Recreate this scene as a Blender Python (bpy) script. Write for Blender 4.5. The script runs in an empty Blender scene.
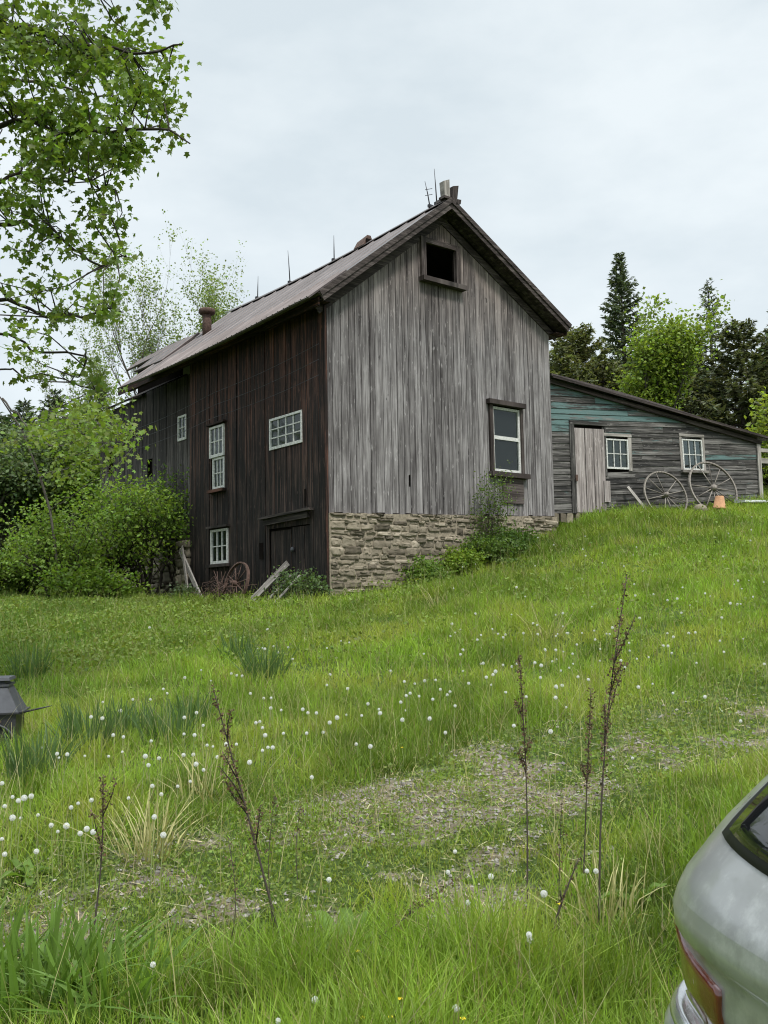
import bpy, math, random
import numpy as np
from mathutils import Vector, Matrix

# ------------------------------------------------------------------ camera, sky, sun, exposure
sc = bpy.context.scene
F, CX, CY = 950., 384., 512.
PITCH, ROLL = math.radians(5.47), math.radians(-1.0)
EYE = np.array([0, 0, 1.6])
cam = bpy.data.cameras.new('camera'); camo = bpy.data.objects.new('camera', cam)
sc.collection.objects.link(camo); sc.camera = camo
cam.sensor_fit = 'VERTICAL'; cam.sensor_height = 24.; cam.lens = 24. * F / 1024.
cam.clip_end = 3000.; cam.clip_start = .05
camo.matrix_world = Matrix.Translation((0, 0, 1.6)) @ Matrix.Rotation(math.pi / 2 + PITCH, 4, 'X') @ Matrix.Rotation(ROLL, 4, 'Z')

SUN_EL, SUN_AZ = math.radians(56), math.radians(150)      # azimuth clockwise from +Y
wd = bpy.data.worlds.new('World'); sc.world = wd; wd.use_nodes = True
nt = wd.node_tree; nt.nodes.clear()
def wn(t, **k):
    n = nt.nodes.new(t)
    for a, b in k.items(): setattr(n, a, b)
    return n
wo = wn('ShaderNodeOutputWorld'); bg = wn('ShaderNodeBackground'); bg.inputs[1].default_value = .1
sky = wn('ShaderNodeTexSky', sky_type='NISHITA', sun_disc=False, sun_elevation=SUN_EL, sun_rotation=SUN_AZ)
tc = wn('ShaderNodeTexCoord'); sx = wn('ShaderNodeSeparateXYZ'); nt.links.new(tc.outputs['Generated'], sx.inputs[0])
mr = wn('ShaderNodeMapRange'); nt.links.new(sx.outputs[2], mr.inputs[0])
mr.inputs[1].default_value = .56; mr.inputs[2].default_value = .95; mr.inputs[3].default_value = 1.; mr.inputs[4].default_value = 3.8
mp = wn('ShaderNodeMapping'); mp.inputs['Scale'].default_value = (1.6, 1.6, 3.6); nt.links.new(tc.outputs['Generated'], mp.inputs[0])
nz = wn('ShaderNodeTexNoise'); nz.inputs['Scale'].default_value = 1.7; nz.inputs['Detail'].default_value = 6; nz.inputs['Roughness'].default_value = .55
nt.links.new(mp.outputs[0], nz.inputs[0])
cr = wn('ShaderNodeValToRGB'); nt.links.new(nz.outputs[0], cr.inputs[0])
cr.color_ramp.elements[0].position = .38; cr.color_ramp.elements[0].color = (3.35, 3.74, 3.95, 1)
cr.color_ramp.elements[1].position = .6; cr.color_ramp.elements[1].color = (4.1, 4.42, 4.55, 1)
mul = wn('ShaderNodeVectorMath', operation='SCALE'); nt.links.new(cr.outputs[0], mul.inputs[0]); nt.links.new(mr.outputs[0], mul.inputs['Scale'])
mx = wn('ShaderNodeMix', data_type='RGBA'); mx.inputs[0].default_value = .94
nt.links.new(sky.outputs[0], mx.inputs[6]); nt.links.new(mul.outputs[0], mx.inputs[7])
nt.links.new(mx.outputs[2], bg.inputs[0]); nt.links.new(bg.outputs[0], wo.inputs[0])

sl = bpy.data.lights.new('sun', 'SUN'); sl.energy = 1.5; sl.angle = math.radians(10); sl.color = (1, .96, .9)
so = bpy.data.objects.new('sun', sl); sc.collection.objects.link(so)
sd = Vector((math.sin(SUN_AZ) * math.cos(SUN_EL), math.cos(SUN_AZ) * math.cos(SUN_EL), math.sin(SUN_EL)))
so.rotation_euler = sd.to_track_quat('Z', 'Y').to_euler()
sc.view_settings.view_transform = 'Standard'; sc.view_settings.look = 'None'
sc.view_settings.exposure = 1.12; sc.view_settings.gamma = 1.0
sc.cycles.max_bounces = 8; sc.cycles.transparent_max_bounces = 12
sc.cycles.use_denoising = True; sc.cycles.filter_width = 1.1

# ------------------------------------------------------------------ helpers
RNG = np.random.default_rng(7); random.seed(7)
_R = np.array((Matrix.Rotation(math.pi / 2 + PITCH, 3, 'X') @ Matrix.Rotation(ROLL, 3, 'Z')))
def ray(px, py): return _R @ np.array([(px - CX) / F, -(py - CY) / F, -1.])
def at(px, py, Y):
    d = ray(px, py); return EYE + d * (Y / d[1])
def proj(P):
    q = (np.asarray(P, float) - EYE) @ _R
    return CX + F * q[..., 0] / -q[..., 2], CY - F * q[..., 1] / -q[..., 2]

def tag(o, label=None, cat=None, group=None, kind=None):
    if label: o['label'] = label
    if cat: o['category'] = cat
    if group: o['group'] = group
    if kind: o['kind'] = kind
    return o
def empty(name, loc=(0, 0, 0), rz=0., label=None, cat=None, group=None):
    o = bpy.data.objects.new(name, None); sc.collection.objects.link(o)
    o.empty_display_size = .1; o.location = Vector(loc); o.rotation_euler = (0, 0, rz)
    return tag(o, label, cat, group)
def copy_tree(o, parent=None):
    c = o.copy(); sc.collection.objects.link(c); c.parent = parent
    for ch in o.children: copy_tree(ch, c)
    return c

class MB:
    """collects geometry; bc = (u, v, tone) per vertex, pt = paint amount"""
    def __init__(s): s.v = []; s.f = []; s.bc = []; s.pt = []; s.sm = []
    def add(s, vs, fs, bc=None, pt=0., smooth=False):
        b = len(s.v); s.v += [tuple(map(float, p)) for p in vs]; s.f += [tuple(b + i for i in f) for f in fs]
        s.bc += list(bc) if bc is not None else [(p[0], p[2], .5) for p in s.v[b:]]
        s.pt += [pt] * len(vs); s.sm += [smooth] * len(fs)
    def hexa(s, p, tone=None, bc=None, pt=0.):
        """p: 8 corners, bottom 4 ccw then top 4"""
        if bc is None:
            t = RNG.random() if tone is None else tone; o = RNG.random() * 50
            a = np.array(p); ext = np.ptp(a, 0); m = int(np.argmax(ext)); k = (m + 1) % 3 if ext[(m + 1) % 3] > ext[(m + 2) % 3] else (m + 2) % 3
            bc = [(o + q[k], o + q[m], t) for q in a]
        s.add(p, [(3, 2, 1, 0), (4, 5, 6, 7), (0, 1, 5, 4), (1, 2, 6, 5), (2, 3, 7, 6), (3, 0, 4, 7)], bc, pt)
    def box(s, lo, hi, tone=None, rot=None, jit=0., pt=0.):
        (a, b, c), (d, e, f) = lo, hi
        p = np.array([(a, b, c), (d, b, c), (d, e, c), (a, e, c), (a, b, f), (d, b, f), (d, e, f), (a, e, f)], float)
        if jit: p += RNG.normal(0, jit, p.shape)
        s.hexa(p, tone, pt=pt)
    def bar(s, a, b, w, t, up=(0, 0, 1), tone=None):
        """rectangular bar from a to b, w across, t along up"""
        a, b, up = map(lambda q: np.array(q, float), (a, b, up)); d = b - a; L = np.linalg.norm(d); d /= L
        x = np.cross(d, up); x /= np.linalg.norm(x); y = np.cross(x, d)
        c = [(-w / 2, -t / 2), (w / 2, -t / 2), (w / 2, t / 2), (-w / 2, t / 2)]
        p = [a + x * i + y * j for i, j in c] + [b + x * i + y * j for i, j in c]
        tn = RNG.random() if tone is None else tone; o = RNG.random() * 50
        s.hexa(p, bc=[(o + i + j, o + (0 if k < 4 else L), tn) for k, (i, j) in enumerate(c + c)])
    def tube(s, pts, r, n=6, cap=True, tone=.5):
        pts = np.array(pts, float); m = len(pts); r = np.broadcast_to(np.asarray(r, float), (m,))
        t = np.gradient(pts, axis=0); t /= np.linalg.norm(t, axis=1)[:, None] + 1e-9
        ref = np.array([0, 0, 1.]) if abs(t[0, 2]) < .9 else np.array([1., 0, 0])
        vs, bc = [], []; L = 0
        x = np.cross(t[0], ref); x /= np.linalg.norm(x)
        for i in range(m):
            x = x - t[i] * (x @ t[i]); x /= np.linalg.norm(x) + 1e-9; y = np.cross(t[i], x)
            if i: L += np.linalg.norm(pts[i] - pts[i - 1])
            for k in range(n):
                a = 2 * math.pi * k / n; vs.append(pts[i] + r[i] * (math.cos(a) * x + math.sin(a) * y)); bc.append((a * r[i], L, tone))
        fs = [(i * n + k, i * n + (k + 1) % n, (i + 1) * n + (k + 1) % n, (i + 1) * n + k) for i in range(m - 1) for k in range(n)]
        if cap: fs += [tuple(range(n))[::-1], tuple(range((m - 1) * n, m * n))]
        s.add(vs, fs, bc, smooth=True)
    def lathe(s, prof, n=16, o=(0, 0, 0), tone=.5, M=None):
        vs = [(r * math.cos(2 * math.pi * k / n), r * math.sin(2 * math.pi * k / n), z) for r, z in prof for k in range(n)]
        if M is not None: vs = [tuple(M @ Vector(v)) for v in vs]
        vs = [np.array(v) + o for v in vs]
        m = len(prof)
        fs = [(i * n + k, i * n + (k + 1) % n, (i + 1) * n + (k + 1) % n, (i + 1) * n + k) for i in range(m - 1) for k in range(n)]
        fs += [tuple(range(n))[::-1], tuple(range((m - 1) * n, m * n))]
        s.add(vs, fs, smooth=True)
    def build(s, name, mat, parent=None, loc=None):
        me = bpy.data.meshes.new(name); me.from_pydata(s.v, [], s.f); me.materials.append(mat)
        at_ = me.attributes.new('bc', 'FLOAT_VECTOR', 'POINT'); at_.data.foreach_set('vector', np.array(s.bc, np.float32).ravel())
        at_ = me.attributes.new('paint', 'FLOAT', 'POINT'); at_.data.foreach_set('value', np.array(s.pt, np.float32))
        me.polygons.foreach_set('use_smooth', s.sm); me.update()
        if len(s.f) < 40000:
            import bmesh
            b_ = bmesh.new(); b_.from_mesh(me); bmesh.ops.recalc_face_normals(b_, faces=b_.faces); b_.to_mesh(me); b_.free()
        o = bpy.data.objects.new(name, me); sc.collection.objects.link(o); o.parent = parent
        if loc is not None: o.location = Vector(loc)
        return o

def bulk(name, V, tmpl, col, mat, parent=None, smooth=True):
    """V (N,k,3) verts of N copies of a face template; col (N,3) colour of each"""
    N, k, _ = V.shape
    me = bpy.data.meshes.new(name); me.vertices.add(N * k); me.vertices.foreach_set('co', V.astype(np.float32).ravel())
    sizes = np.array([len(f) for f in tmpl]); flat = np.concatenate([np.array(f) for f in tmpl])
    loops = (flat[None, :] + (np.arange(N) * k)[:, None]).ravel().astype(np.int32)
    st = np.concatenate([[0], np.cumsum(sizes)[:-1]]); starts = (st[None, :] + (np.arange(N) * len(flat))[:, None]).ravel().astype(np.int32)
    me.loops.add(len(loops)); me.loops.foreach_set('vertex_index', loops)
    me.polygons.add(len(starts)); me.polygons.foreach_set('loop_start', starts)
    me.polygons.foreach_set('loop_total', np.tile(sizes, N).astype(np.int32))
    me.polygons.foreach_set('use_smooth', np.full(len(starts), smooth))
    ca = me.attributes.new('col', 'FLOAT_COLOR', 'POINT')
    c4 = np.ones((N, k, 4), np.float32); c4[:, :, :3] = col[:, None, :]; ca.data.foreach_set('color', c4.ravel())
    me.materials.append(mat); me.update(calc_edges=True)
    o = bpy.data.objects.new(name, me); sc.collection.objects.link(o); o.parent = parent
    return o

# ------------------------------------------------------------------ materials
class NT:
    def __init__(s, name):
        s.m = bpy.data.materials.new(name); s.m.use_nodes = True; s.t = s.m.node_tree; s.t.nodes.clear()
        s.out = s.n('ShaderNodeOutputMaterial')
    def n(s, ty, ins=None, **k):
        nd = s.t.nodes.new(ty)
        for a, b in k.items(): setattr(nd, a, b)
        for a, b in (ins or {}).items(): s.set(nd, a, b)
        return nd
    def set(s, nd, a, b):
        if isinstance(b, bpy.types.NodeSocket): s.t.links.new(b, nd.inputs[a])
        elif isinstance(b, bpy.types.Node): s.t.links.new(b.outputs[0], nd.inputs[a])
        else: nd.inputs[a].default_value = b
    def math(s, op, a, b=0., c=0.): return s.n('ShaderNodeMath', {0: a, 1: b, 2: c}, operation=op).outputs[0]
    def noise(s, vec, scale, detail=4., rough=.55): return s.n('ShaderNodeTexNoise', {'Vector': vec, 'Scale': scale, 'Detail': detail, 'Roughness': rough}).outputs[0]
    def ramp(s, fac, stops):
        nd = s.n('ShaderNodeValToRGB', {0: fac}); e = nd.color_ramp.elements
        while len(e) < len(stops): e.new(.5)
        for q, (p, c) in zip(e, stops): q.position = p; q.color = (*c, 1) if len(c) == 3 else c
        return nd.outputs[0]
    def mix(s, fac, a, b, mode='MIX'):
        nd = s.n('ShaderNodeMix', {0: fac}, data_type='RGBA', blend_type=mode)
        for i, q in ((6, a), (7, b)): s.set(nd, i, (*q, 1) if isinstance(q, tuple) and len(q) == 3 else q)
        return nd.outputs[2]
    def bsdf(s, col, rough=.8, metal=0., spec=.3, bump=None, bs=.3, bd=.01, coat=0.):
        nd = s.n('ShaderNodeBsdfPrincipled')
        s.set(nd, 'Base Color', (*col, 1) if isinstance(col, tuple) else col); s.set(nd, 'Roughness', rough); s.set(nd, 'Metallic', metal)
        s.set(nd, 'Specular IOR Level', spec); s.set(nd, 'Coat Weight', coat)
        if bump is not None:
            b = s.n('ShaderNodeBump', {'Height': bump, 'Strength': bs, 'Distance': bd}); s.set(nd, 'Normal', b)
        return nd.outputs[0]
    def end(s, sh): s.t.links.new(sh, s.out.inputs[0]); return s.m

def wood(name, dark, mid, light, paint=None, streak=1., rough=.85, tw=.22, zones=()):
    T = NT(name); A = T.n('ShaderNodeAttribute', attribute_name='bc').outputs['Vector']
    S = T.n('ShaderNodeSeparateXYZ', {0: A}); u, v, tone = S.outputs
    def vec(a, b): return T.n('ShaderNodeCombineXYZ', {0: T.math('MULTIPLY', u, a), 1: T.math('MULTIPLY', v, b), 2: T.math('MULTIPLY', tone, 37.)}).outputs[0]
    grain = T.noise(vec(30, .95), 1., 4, .68); band = T.noise(vec(9, .35), 1., 3, .5); blot = T.noise(vec(2.2, .9), 1., 5, .6)
    knot = T.noise(vec(14, 5), 1., 2, .5)
    lin = lambda q, k: T.math('MULTIPLY', T.math('SUBTRACT', q, .5), k)
    f = T.math('ADD', lin(grain, 1.7 * streak), .5); f = T.math('ADD', f, lin(band, .5)); f = T.math('ADD', f, lin(blot, .8)); f = T.math('ADD', f, lin(tone, tw))
    c = T.ramp(f, [(.15, dark), (.5, mid), (.85, light)])
    crk = T.ramp(T.noise(vec(20, .42), 1., 4, .75), [(.33, (1, 1, 1)), (.40, (0, 0, 0))]); c = T.mix(T.math('MULTIPLY', crk, .8), c, tuple(x * .5 for x in dark))
    fl = T.ramp(T.noise(vec(24, 5.), 1., 3, .6), [(.62, (0, 0, 0)), (.70, (1, 1, 1))]); c = T.mix(T.math('MULTIPLY', fl, .5), c, tuple(min(1, x * 1.35) for x in light))
    for (za, zb, colr) in zones:
        g_ = T.n('ShaderNodeMapRange', {0: T.math('ADD', v, lin(blot, 2.2)), 1: za, 2: zb, 3: 0., 4: 1.}).outputs[0]; c = T.mix(g_, c, T.mix(1., c, colr, 'MULTIPLY'))
    kk = T.math('MULTIPLY', T.ramp(knot, [(.7, (0, 0, 0)), (.77, (1, 1, 1))]), .75); c = T.mix(kk, c, tuple(x * .5 for x in dark))
    if paint:
        pa = T.n('ShaderNodeAttribute', attribute_name='paint').outputs['Fac']
        m = T.math('ADD', T.noise(vec(13., 1.5), 1., 5, .7), T.math('SUBTRACT', pa, 1.)); m = T.ramp(m, [(.38, (0, 0, 0)), (.5, (1, 1, 1))])
        c = T.mix(m, c, T.mix(grain, paint, tuple(x * .55 for x in paint)))
    return T.end(T.bsdf(c, rough, bump=T.math('ADD', grain, T.math('MULTIPLY', kk, -.5)), bs=.55, bd=.012))

def leafmat(name, trans=.35, rough=.5, spec=.25):
    T = NT(name); c = T.n('ShaderNodeAttribute', attribute_name='col').outputs['Color']
    p = T.bsdf(c, rough, spec=spec)
    tcol = T.mix(1., c, (1.25, 1.25, .6), 'MULTIPLY')
    tr = T.n('ShaderNodeBsdfTranslucent', {0: tcol}).outputs[0]
    ms = T.n('ShaderNodeMixShader', {0: trans, 1: p, 2: tr})
    return T.end(ms.outputs[0])

def plain(name, col, rough=.8, metal=0., spec=.3, var=.3, scale=6., bs=.25, coat=0.):
    T = NT(name); g = T.n('ShaderNodeTexCoord').outputs['Object']; n = T.noise(g, scale, 6, .6)
    c = T.ramp(n, [(.3, tuple(x * (1 - var) for x in col)), (.7, tuple(min(1, x * (1 + var)) for x in col))])
    return T.end(T.bsdf(c, rough, metal, spec, bump=n, bs=bs, bd=.01, coat=coat))

M = {}
M['gable_wood'] = wood('grey_weathered_boards', (.034, .029, .029), (.148, .137, .136), (.315, .298, .297), streak=.84, zones=[(3.6, 6.6, (.82, .66, .56))])
M['side_wood'] = wood('dark_brown_boards', (.003, .0025, .0023), (.0125, .0097, .0088), (.072, .050, .042), streak=1.15, tw=.16, zones=[(.2, 3.4, (1.55, .98, .78))])
M['rear_wood'] = wood('dark_grey_boards', (.006, .005, .005), (.020, .016, .0145), (.075, .062, .056), tw=.2, zones=[(2.9, 1.5, (2.7, 3.0, 3.1))])
M['trim_wood'] = wood('brown_trim', (.012, .009, .008), (.042, .032, .029), (.12, .10, .093))
M['shed_wood'] = wood('shed_clapboards', (.013, .0125, .012), (.06, .056, .052), (.19, .18, .17), paint=(.125, .205, .20), tw=.3)
M['door_wood'] = wood('pinkish_grey_door', (.10, .085, .08), (.27, .235, .225), (.42, .38, .365))
M['pale_wood'] = wood('pale_grey_wood', (.10, .09, .08), (.24, .22, .2), (.42, .39, .36))
M['wheel_wood'] = wood('wheel_wood', (.07, .06, .05), (.18, .158, .138), (.33, .30, .265))
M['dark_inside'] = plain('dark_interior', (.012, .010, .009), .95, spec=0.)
M['white_paint'] = plain('flaking_white_paint', (.52, .52, .495), .65, var=.38, scale=26)
M['bark'] = wood('grey_bark', (.03, .026, .022), (.085, .073, .06), (.16, .145, .125))
M['dark_bark'] = wood('dark_bark', (.014, .011, .009), (.035, .028, .022), (.08, .065, .052))
M['rust'] = plain('brown_rust', (.085, .053, .042), .85, var=.45, scale=20)
M['dark_metal'] = plain('dark_metal', (.05, .05, .055), .55, .6, var=.3, scale=10)
M['grey_metal'] = plain('grey_sheet_metal', (.065, .068, .076), .6, .35, var=.25, scale=7)
M['terracotta'] = plain('terracotta', (.40, .22, .12), .85, var=.2, scale=14)
M['pale_stone'] = plain('pale_slab', (.52, .54, .53), .8, var=.15, scale=9)
M['leaf'] = leafmat('leaf', .45); M['needle'] = leafmat('needle', .28, .6, .2); M['grass'] = leafmat('grass_blade', .4, .5, .25)
M['dry'] = leafmat('dry_plant', .2, .8, .1)
T = NT('pane_glass')
fr = T.n('ShaderNodeFresnel', {0: 1.5}).outputs[0]
gl = T.n('ShaderNodeBsdfGlossy', {0: (.9, .95, .95, 1), 'Roughness': .06}).outputs[0]; tp = T.n('ShaderNodeBsdfTransparent', {0: (.62, .67, .66, 1)}).outputs[0]
df = T.n('ShaderNodeBsdfDiffuse', {0: (.10, .12, .115, 1)}).outputs[0]
m1 = T.n('ShaderNodeMixShader', {0: .1, 1: tp, 2: df}).outputs[0]
M['glass'] = T.end(T.n('ShaderNodeMixShader', {0: fr, 1: m1, 2: gl}).outputs[0])
# roof metal: brown grey sheet, streaked down the slope
T = NT('rusted_roof_sheet'); A = T.n('ShaderNodeAttribute', attribute_name='bc').outputs['Vector']
S = T.n('ShaderNodeSeparateXYZ', {0: A})
v1 = T.n('ShaderNodeCombineXYZ', {0: T.math('MULTIPLY', S.outputs[0], 6.), 1: T.math('MULTIPLY', S.outputs[1], .7)}).outputs[0]
n1 = T.noise(v1, 1., 6, .65); n2 = T.noise(A, 1.3, 4)
f = T.math('ADD', T.math('MULTIPLY', n1, .7), T.math('MULTIPLY', n2, .3))
c = T.ramp(f, [(.32, (.04, .030, .028)), (.5, (.08, .064, .061)), (.7, (.145, .125, .123))])
M['roof'] = T.end(T.bsdf(c, .5, .25, .4, bump=n1, bs=.1))
# field stone
T = NT('field_stone'); A = T.n('ShaderNodeAttribute', attribute_name='bc').outputs['Vector']; S = T.n('ShaderNodeSeparateXYZ', {0: A})
g = T.n('ShaderNodeTexCoord').outputs['Object']; n1 = T.noise(g, 9, 8, .65); n2 = T.noise(g, 45, 4, .6)
f = T.math('ADD', T.math('MULTIPLY', n1, .6), T.math('MULTIPLY', S.outputs[2], .5)); f = T.math('SUBTRACT', f, .1)
c = T.ramp(f, [(.08, (.06, .05, .037)), (.36, (.165, .14, .104)), (.62, (.27, .232, .175)), (.85, (.40, .35, .275))])
M['stone'] = T.end(T.bsdf(c, .9, bump=T.math('ADD', n1, T.math('MULTIPLY', n2, .4)), bs=.6, bd=.02))
M['mortar'] = plain('sandy_mortar', (.235, .20, .15), .95, var=.35, scale=18, bs=.6)

# ------------------------------------------------------------------ ground
C0 = at(326, 513, 17.6)                                  # front left corner of the barn, foot of its boards
AB = math.radians(38.4)
gx = np.array([math.cos(AB), math.sin(AB), 0]); gy = np.array([-math.sin(AB), math.cos(AB), 0])
def barn(x, y, z): return C0 + gx * x + gy * y + np.array([0, 0, z])
AL = math.radians(22)
hx = np.array([math.cos(AL), math.sin(AL), 0]); hy = np.array([-math.sin(AL), math.cos(AL), 0])
CR = barn(6.26, 0, 0); L0 = at(553, 513, CR[1] + .2)
def shed(x, y, z): return L0 + hx * x + hy * y + np.array([0, 0, z])

CTRL = [(0, 0, 0), (-4, -4, -.1), (4, -4, .1), (-4, 1, -.1), (5, 1, .1), (2, 2, 0), (9, 3, .4), (-8, 4, -.1)]
for px, py, Y in [(0, 1000, 3.9), (400, 1000, 3.9), (700, 1000, 3.8), (100, 900, 4.75), (400, 900, 4.75), (650, 900, 4.65), (50, 800, 6.3),
                  (400, 800, 6.25), (750, 800, 5.8), (50, 720, 8.8), (400, 720, 8.7), (750, 720, 7.9), (50, 660, 12.5), (300, 660, 11.6), (550, 640, 11.5),
                  (750, 640, 10.6), (100, 612, 17.5), (230, 614, 17.6), (660, 560, 17), (770, 555, 17), (60, 600, 23), (-60, 600, 22), (900, 540, 19)]:
    CTRL.append(tuple(at(px, py, Y)))
CTRL += [tuple(barn(*q)) for q in [(0, 0, -1.63), (-.3, 2.5, -1.66), (-.3, 5.6, -1.62), (1.6, -.1, -1.45), (3.1, -.1, -1.08), (4.7, -.1, -.6), (6.3, -.1, -.12), (0, 9, -1.3), (4, 6, -.9)]]
CTRL += [tuple(shed(*q)) for q in [(1, -.1, -.05), (3, -.1, .08), (6.2, -.1, .42), (3, 6, .5)]]
CTRL += [(-16, 36, 3.0), (12, 38, 4.6), (-32, 60, 5), (34, 60, 7), (0, 62, 6), (0, 110, 9), (-60, 110, 9), (60, 110, 10), (-40, 20, 1), (40, 20, 4), (-30, -20, -.5), (30, -20, 1)]
CT = np.array(CTRL); _P = CT[:, :2]
def _U(r2): return np.where(r2 > 1e-9, r2 * np.log(r2 + 1e-12), 0)
_n = len(_P); _K = _U(((_P[:, None] - _P[None]) ** 2).sum(-1)) + .6 * np.eye(_n)
_Q = np.hstack([np.ones((_n, 1)), _P]); _A = np.block([[_K, _Q], [_Q.T, np.zeros((3, 3))]])
_W = np.linalg.solve(_A, np.concatenate([CT[:, 2], np.zeros(3)]))
def _bump(x, y): return .02 * np.sin(2.1 * x + .7 * y) + .018 * np.sin(1.3 * y - 2.7 * x + 1) + .012 * np.sin(5.1 * x + 3 * y)
def H(x, y):
    x = np.atleast_1d(np.asarray(x, float)); y = np.atleast_1d(np.asarray(y, float)); out = np.empty(x.shape)
    for i in range(0, x.size, 20000):
        a, b = x[i:i + 20000], y[i:i + 20000]
        r2 = (a[:, None] - _P[:, 0]) ** 2 + (b[:, None] - _P[:, 1]) ** 2
        out[i:i + 20000] = _U(r2) @ _W[:_n] + _W[_n] + _W[_n + 1] * a + _W[_n + 2] * b
    d = np.hypot(x, y - 15); k = np.clip((d - 55) / 70, 0, 1); k = k * k * (3 - 2 * k)
    far = 6 + 4 * np.clip((d - 100) / 200, 0, 1) * (y > 0)
    return out * (1 - k) + far * k + _bump(x, y) * np.exp(-d / 60)
def h1(x, y): return float(H(x, y)[0])
def hit(px, py, up=0.):
    """world point where the sight line through a pixel is `up` above the ground"""
    d = ray(px, py); t = np.linspace(1.5, 60, 1200); p = EYE + d * t[:, None]
    g = p[:, 2] - up - H(p[:, 0], p[:, 1]); i = int(np.argmax(g < 0))
    if g[i] >= 0: i = len(t) - 1
    a = g[i - 1] / (g[i - 1] - g[i] + 1e-9) if i else 0
    return EYE + d * (t[i - 1] + a * (t[i] - t[i - 1]))
PATH = np.array([hit(*q)[:2] for q in [(-300, 1040), (-60, 975), (100, 922), (250, 880), (400, 838), (550, 778), (680, 736), (800, 700), (1000, 650), (1200, 610)]])
PATCHES = [(*hit(px, py)[:2], r_, a_) for px, py, r_, a_ in ((395, 868, .75, 1.), (330, 905, .6, .95), (440, 800, .75, 1.), (500, 765, .7, .85), (470, 850, .6, .8), (270, 872, .75, 1.), (195, 892, .75, 1.), (130, 915, .6, .95), (640, 738, .7, .8), (730, 715, .7, .8),
                                                              (560, 790, .5, .7), (700, 755, .6, .7), (760, 740, .6, .7), (60, 930, .5, .7), (360, 830, .6, .7), (830, 705, .7, .7))]
def pathd(x, y):
    x = np.atleast_1d(x); y = np.atleast_1d(y); best = np.full(x.shape, 1e9)
    for a, b in zip(PATH[:-1], PATH[1:]):
        d = b - a; t = np.clip(((x - a[0]) * d[0] + (y - a[1]) * d[1]) / (d @ d), 0, 1)
        best = np.minimum(best, np.hypot(x - a[0] - t * d[0], y - a[1] - t * d[1]))
    return best
def vnoise(x, y, s, seed=0):
    """smooth value noise, 0..1"""
    r = np.random.default_rng(seed).random((64, 64)); X = np.asarray(x) * s; Y = np.asarray(y) * s
    i = np.floor(X).astype(int); j = np.floor(Y).astype(int); a = X - i; b = Y - j; a = a * a * (3 - 2 * a); b = b * b * (3 - 2 * b)
    g = lambda p, q: r[p % 64, q % 64]
    return (g(i, j) * (1 - a) + g(i + 1, j) * a) * (1 - b) + (g(i, j + 1) * (1 - a) + g(i + 1, j + 1) * a) * b
def bare(x, y):
    """0 = thick grass, 1 = worn track"""
    x = np.atleast_1d(x); y = np.atleast_1d(y); k = np.zeros(x.shape)
    for (bx, by, rx, a) in PATCHES: k = np.maximum(k, a * np.exp(-(((x - bx) * .8) ** 2 + ((y - by) * 1.15) ** 2) / rx ** 2))
    n = .35 * vnoise(x, y, 1.5, 5) + .4 * vnoise(x, y, 3.6, 6) + .25 * vnoise(x, y, 9., 7)
    return np.clip((k - .15) * 1.6, 0, 1) * np.clip((n - .36) * 3.4, 0, 1)

T = NT('meadow_soil'); g = T.n('ShaderNodeTexCoord').outputs['Object']
pa = T.n('ShaderNodeAttribute', attribute_name='paint').outputs['Fac']
n1 = T.noise(g, .9, 6, .6); n2 = T.noise(g, 14, 6, .7); n3 = T.noise(g, 60, 4, .6)
green = T.ramp(n2, [(.3, (.030, .050, .012)), (.7, (.075, .115, .025))])
soil = T.ramp(T.math('ADD', T.math('MULTIPLY', n2, .6), T.math('MULTIPLY', n3, .4)), [(.3, (.11, .088, .062)), (.5, (.19, .16, .118)), (.68, (.30, .265, .205))])
msk = T.math('ADD', pa, T.math('MULTIPLY', T.math('SUBTRACT', n2, .5), .8)); msk = T.ramp(msk, [(.25, (0, 0, 0)), (.55, (1, 1, 1))])
M['ground'] = T.end(T.bsdf(T.mix(msk, green, soil), .95, spec=.1, bump=T.math('ADD', n2, n3), bs=.7, bd=.03))
def ground():
    ax = np.concatenate([np.linspace(-900, -60, 14)[:-1], np.linspace(-60, -14, 24)[:-1], np.linspace(-14, 16, 200)[:-1], np.linspace(16, 60, 24)[:-1], np.linspace(60, 900, 14)])
    ay = np.concatenate([np.linspace(-300, -12, 8)[:-1], np.linspace(-12, 30, 280)[:-1], np.linspace(30, 80, 26)[:-1], np.linspace(80, 1500, 18)])
    X, Y = np.meshgrid(ax, ay); z = H(X.ravel(), Y.ravel()); m, n = X.shape
    me = bpy.data.meshes.new('ground'); idx = np.arange(m * n).reshape(m, n)
    fs = np.stack([idx[:-1, :-1], idx[:-1, 1:], idx[1:, 1:], idx[1:, :-1]], -1).reshape(-1, 4)
    me.from_pydata(np.c_[X.ravel(), Y.ravel(), z].tolist(), [], fs.tolist())
    a = me.attributes.new('paint', 'FLOAT', 'POINT'); a.data.foreach_set('value', bare(X.ravel(), Y.ravel()).astype(np.float32))
    me.polygons.foreach_set('use_smooth', [True] * len(fs)); me.materials.append(M['ground'])
    o = bpy.data.objects.new('ground', me); sc.collection.objects.link(o); tag(o, kind='structure')
ground()

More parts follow.
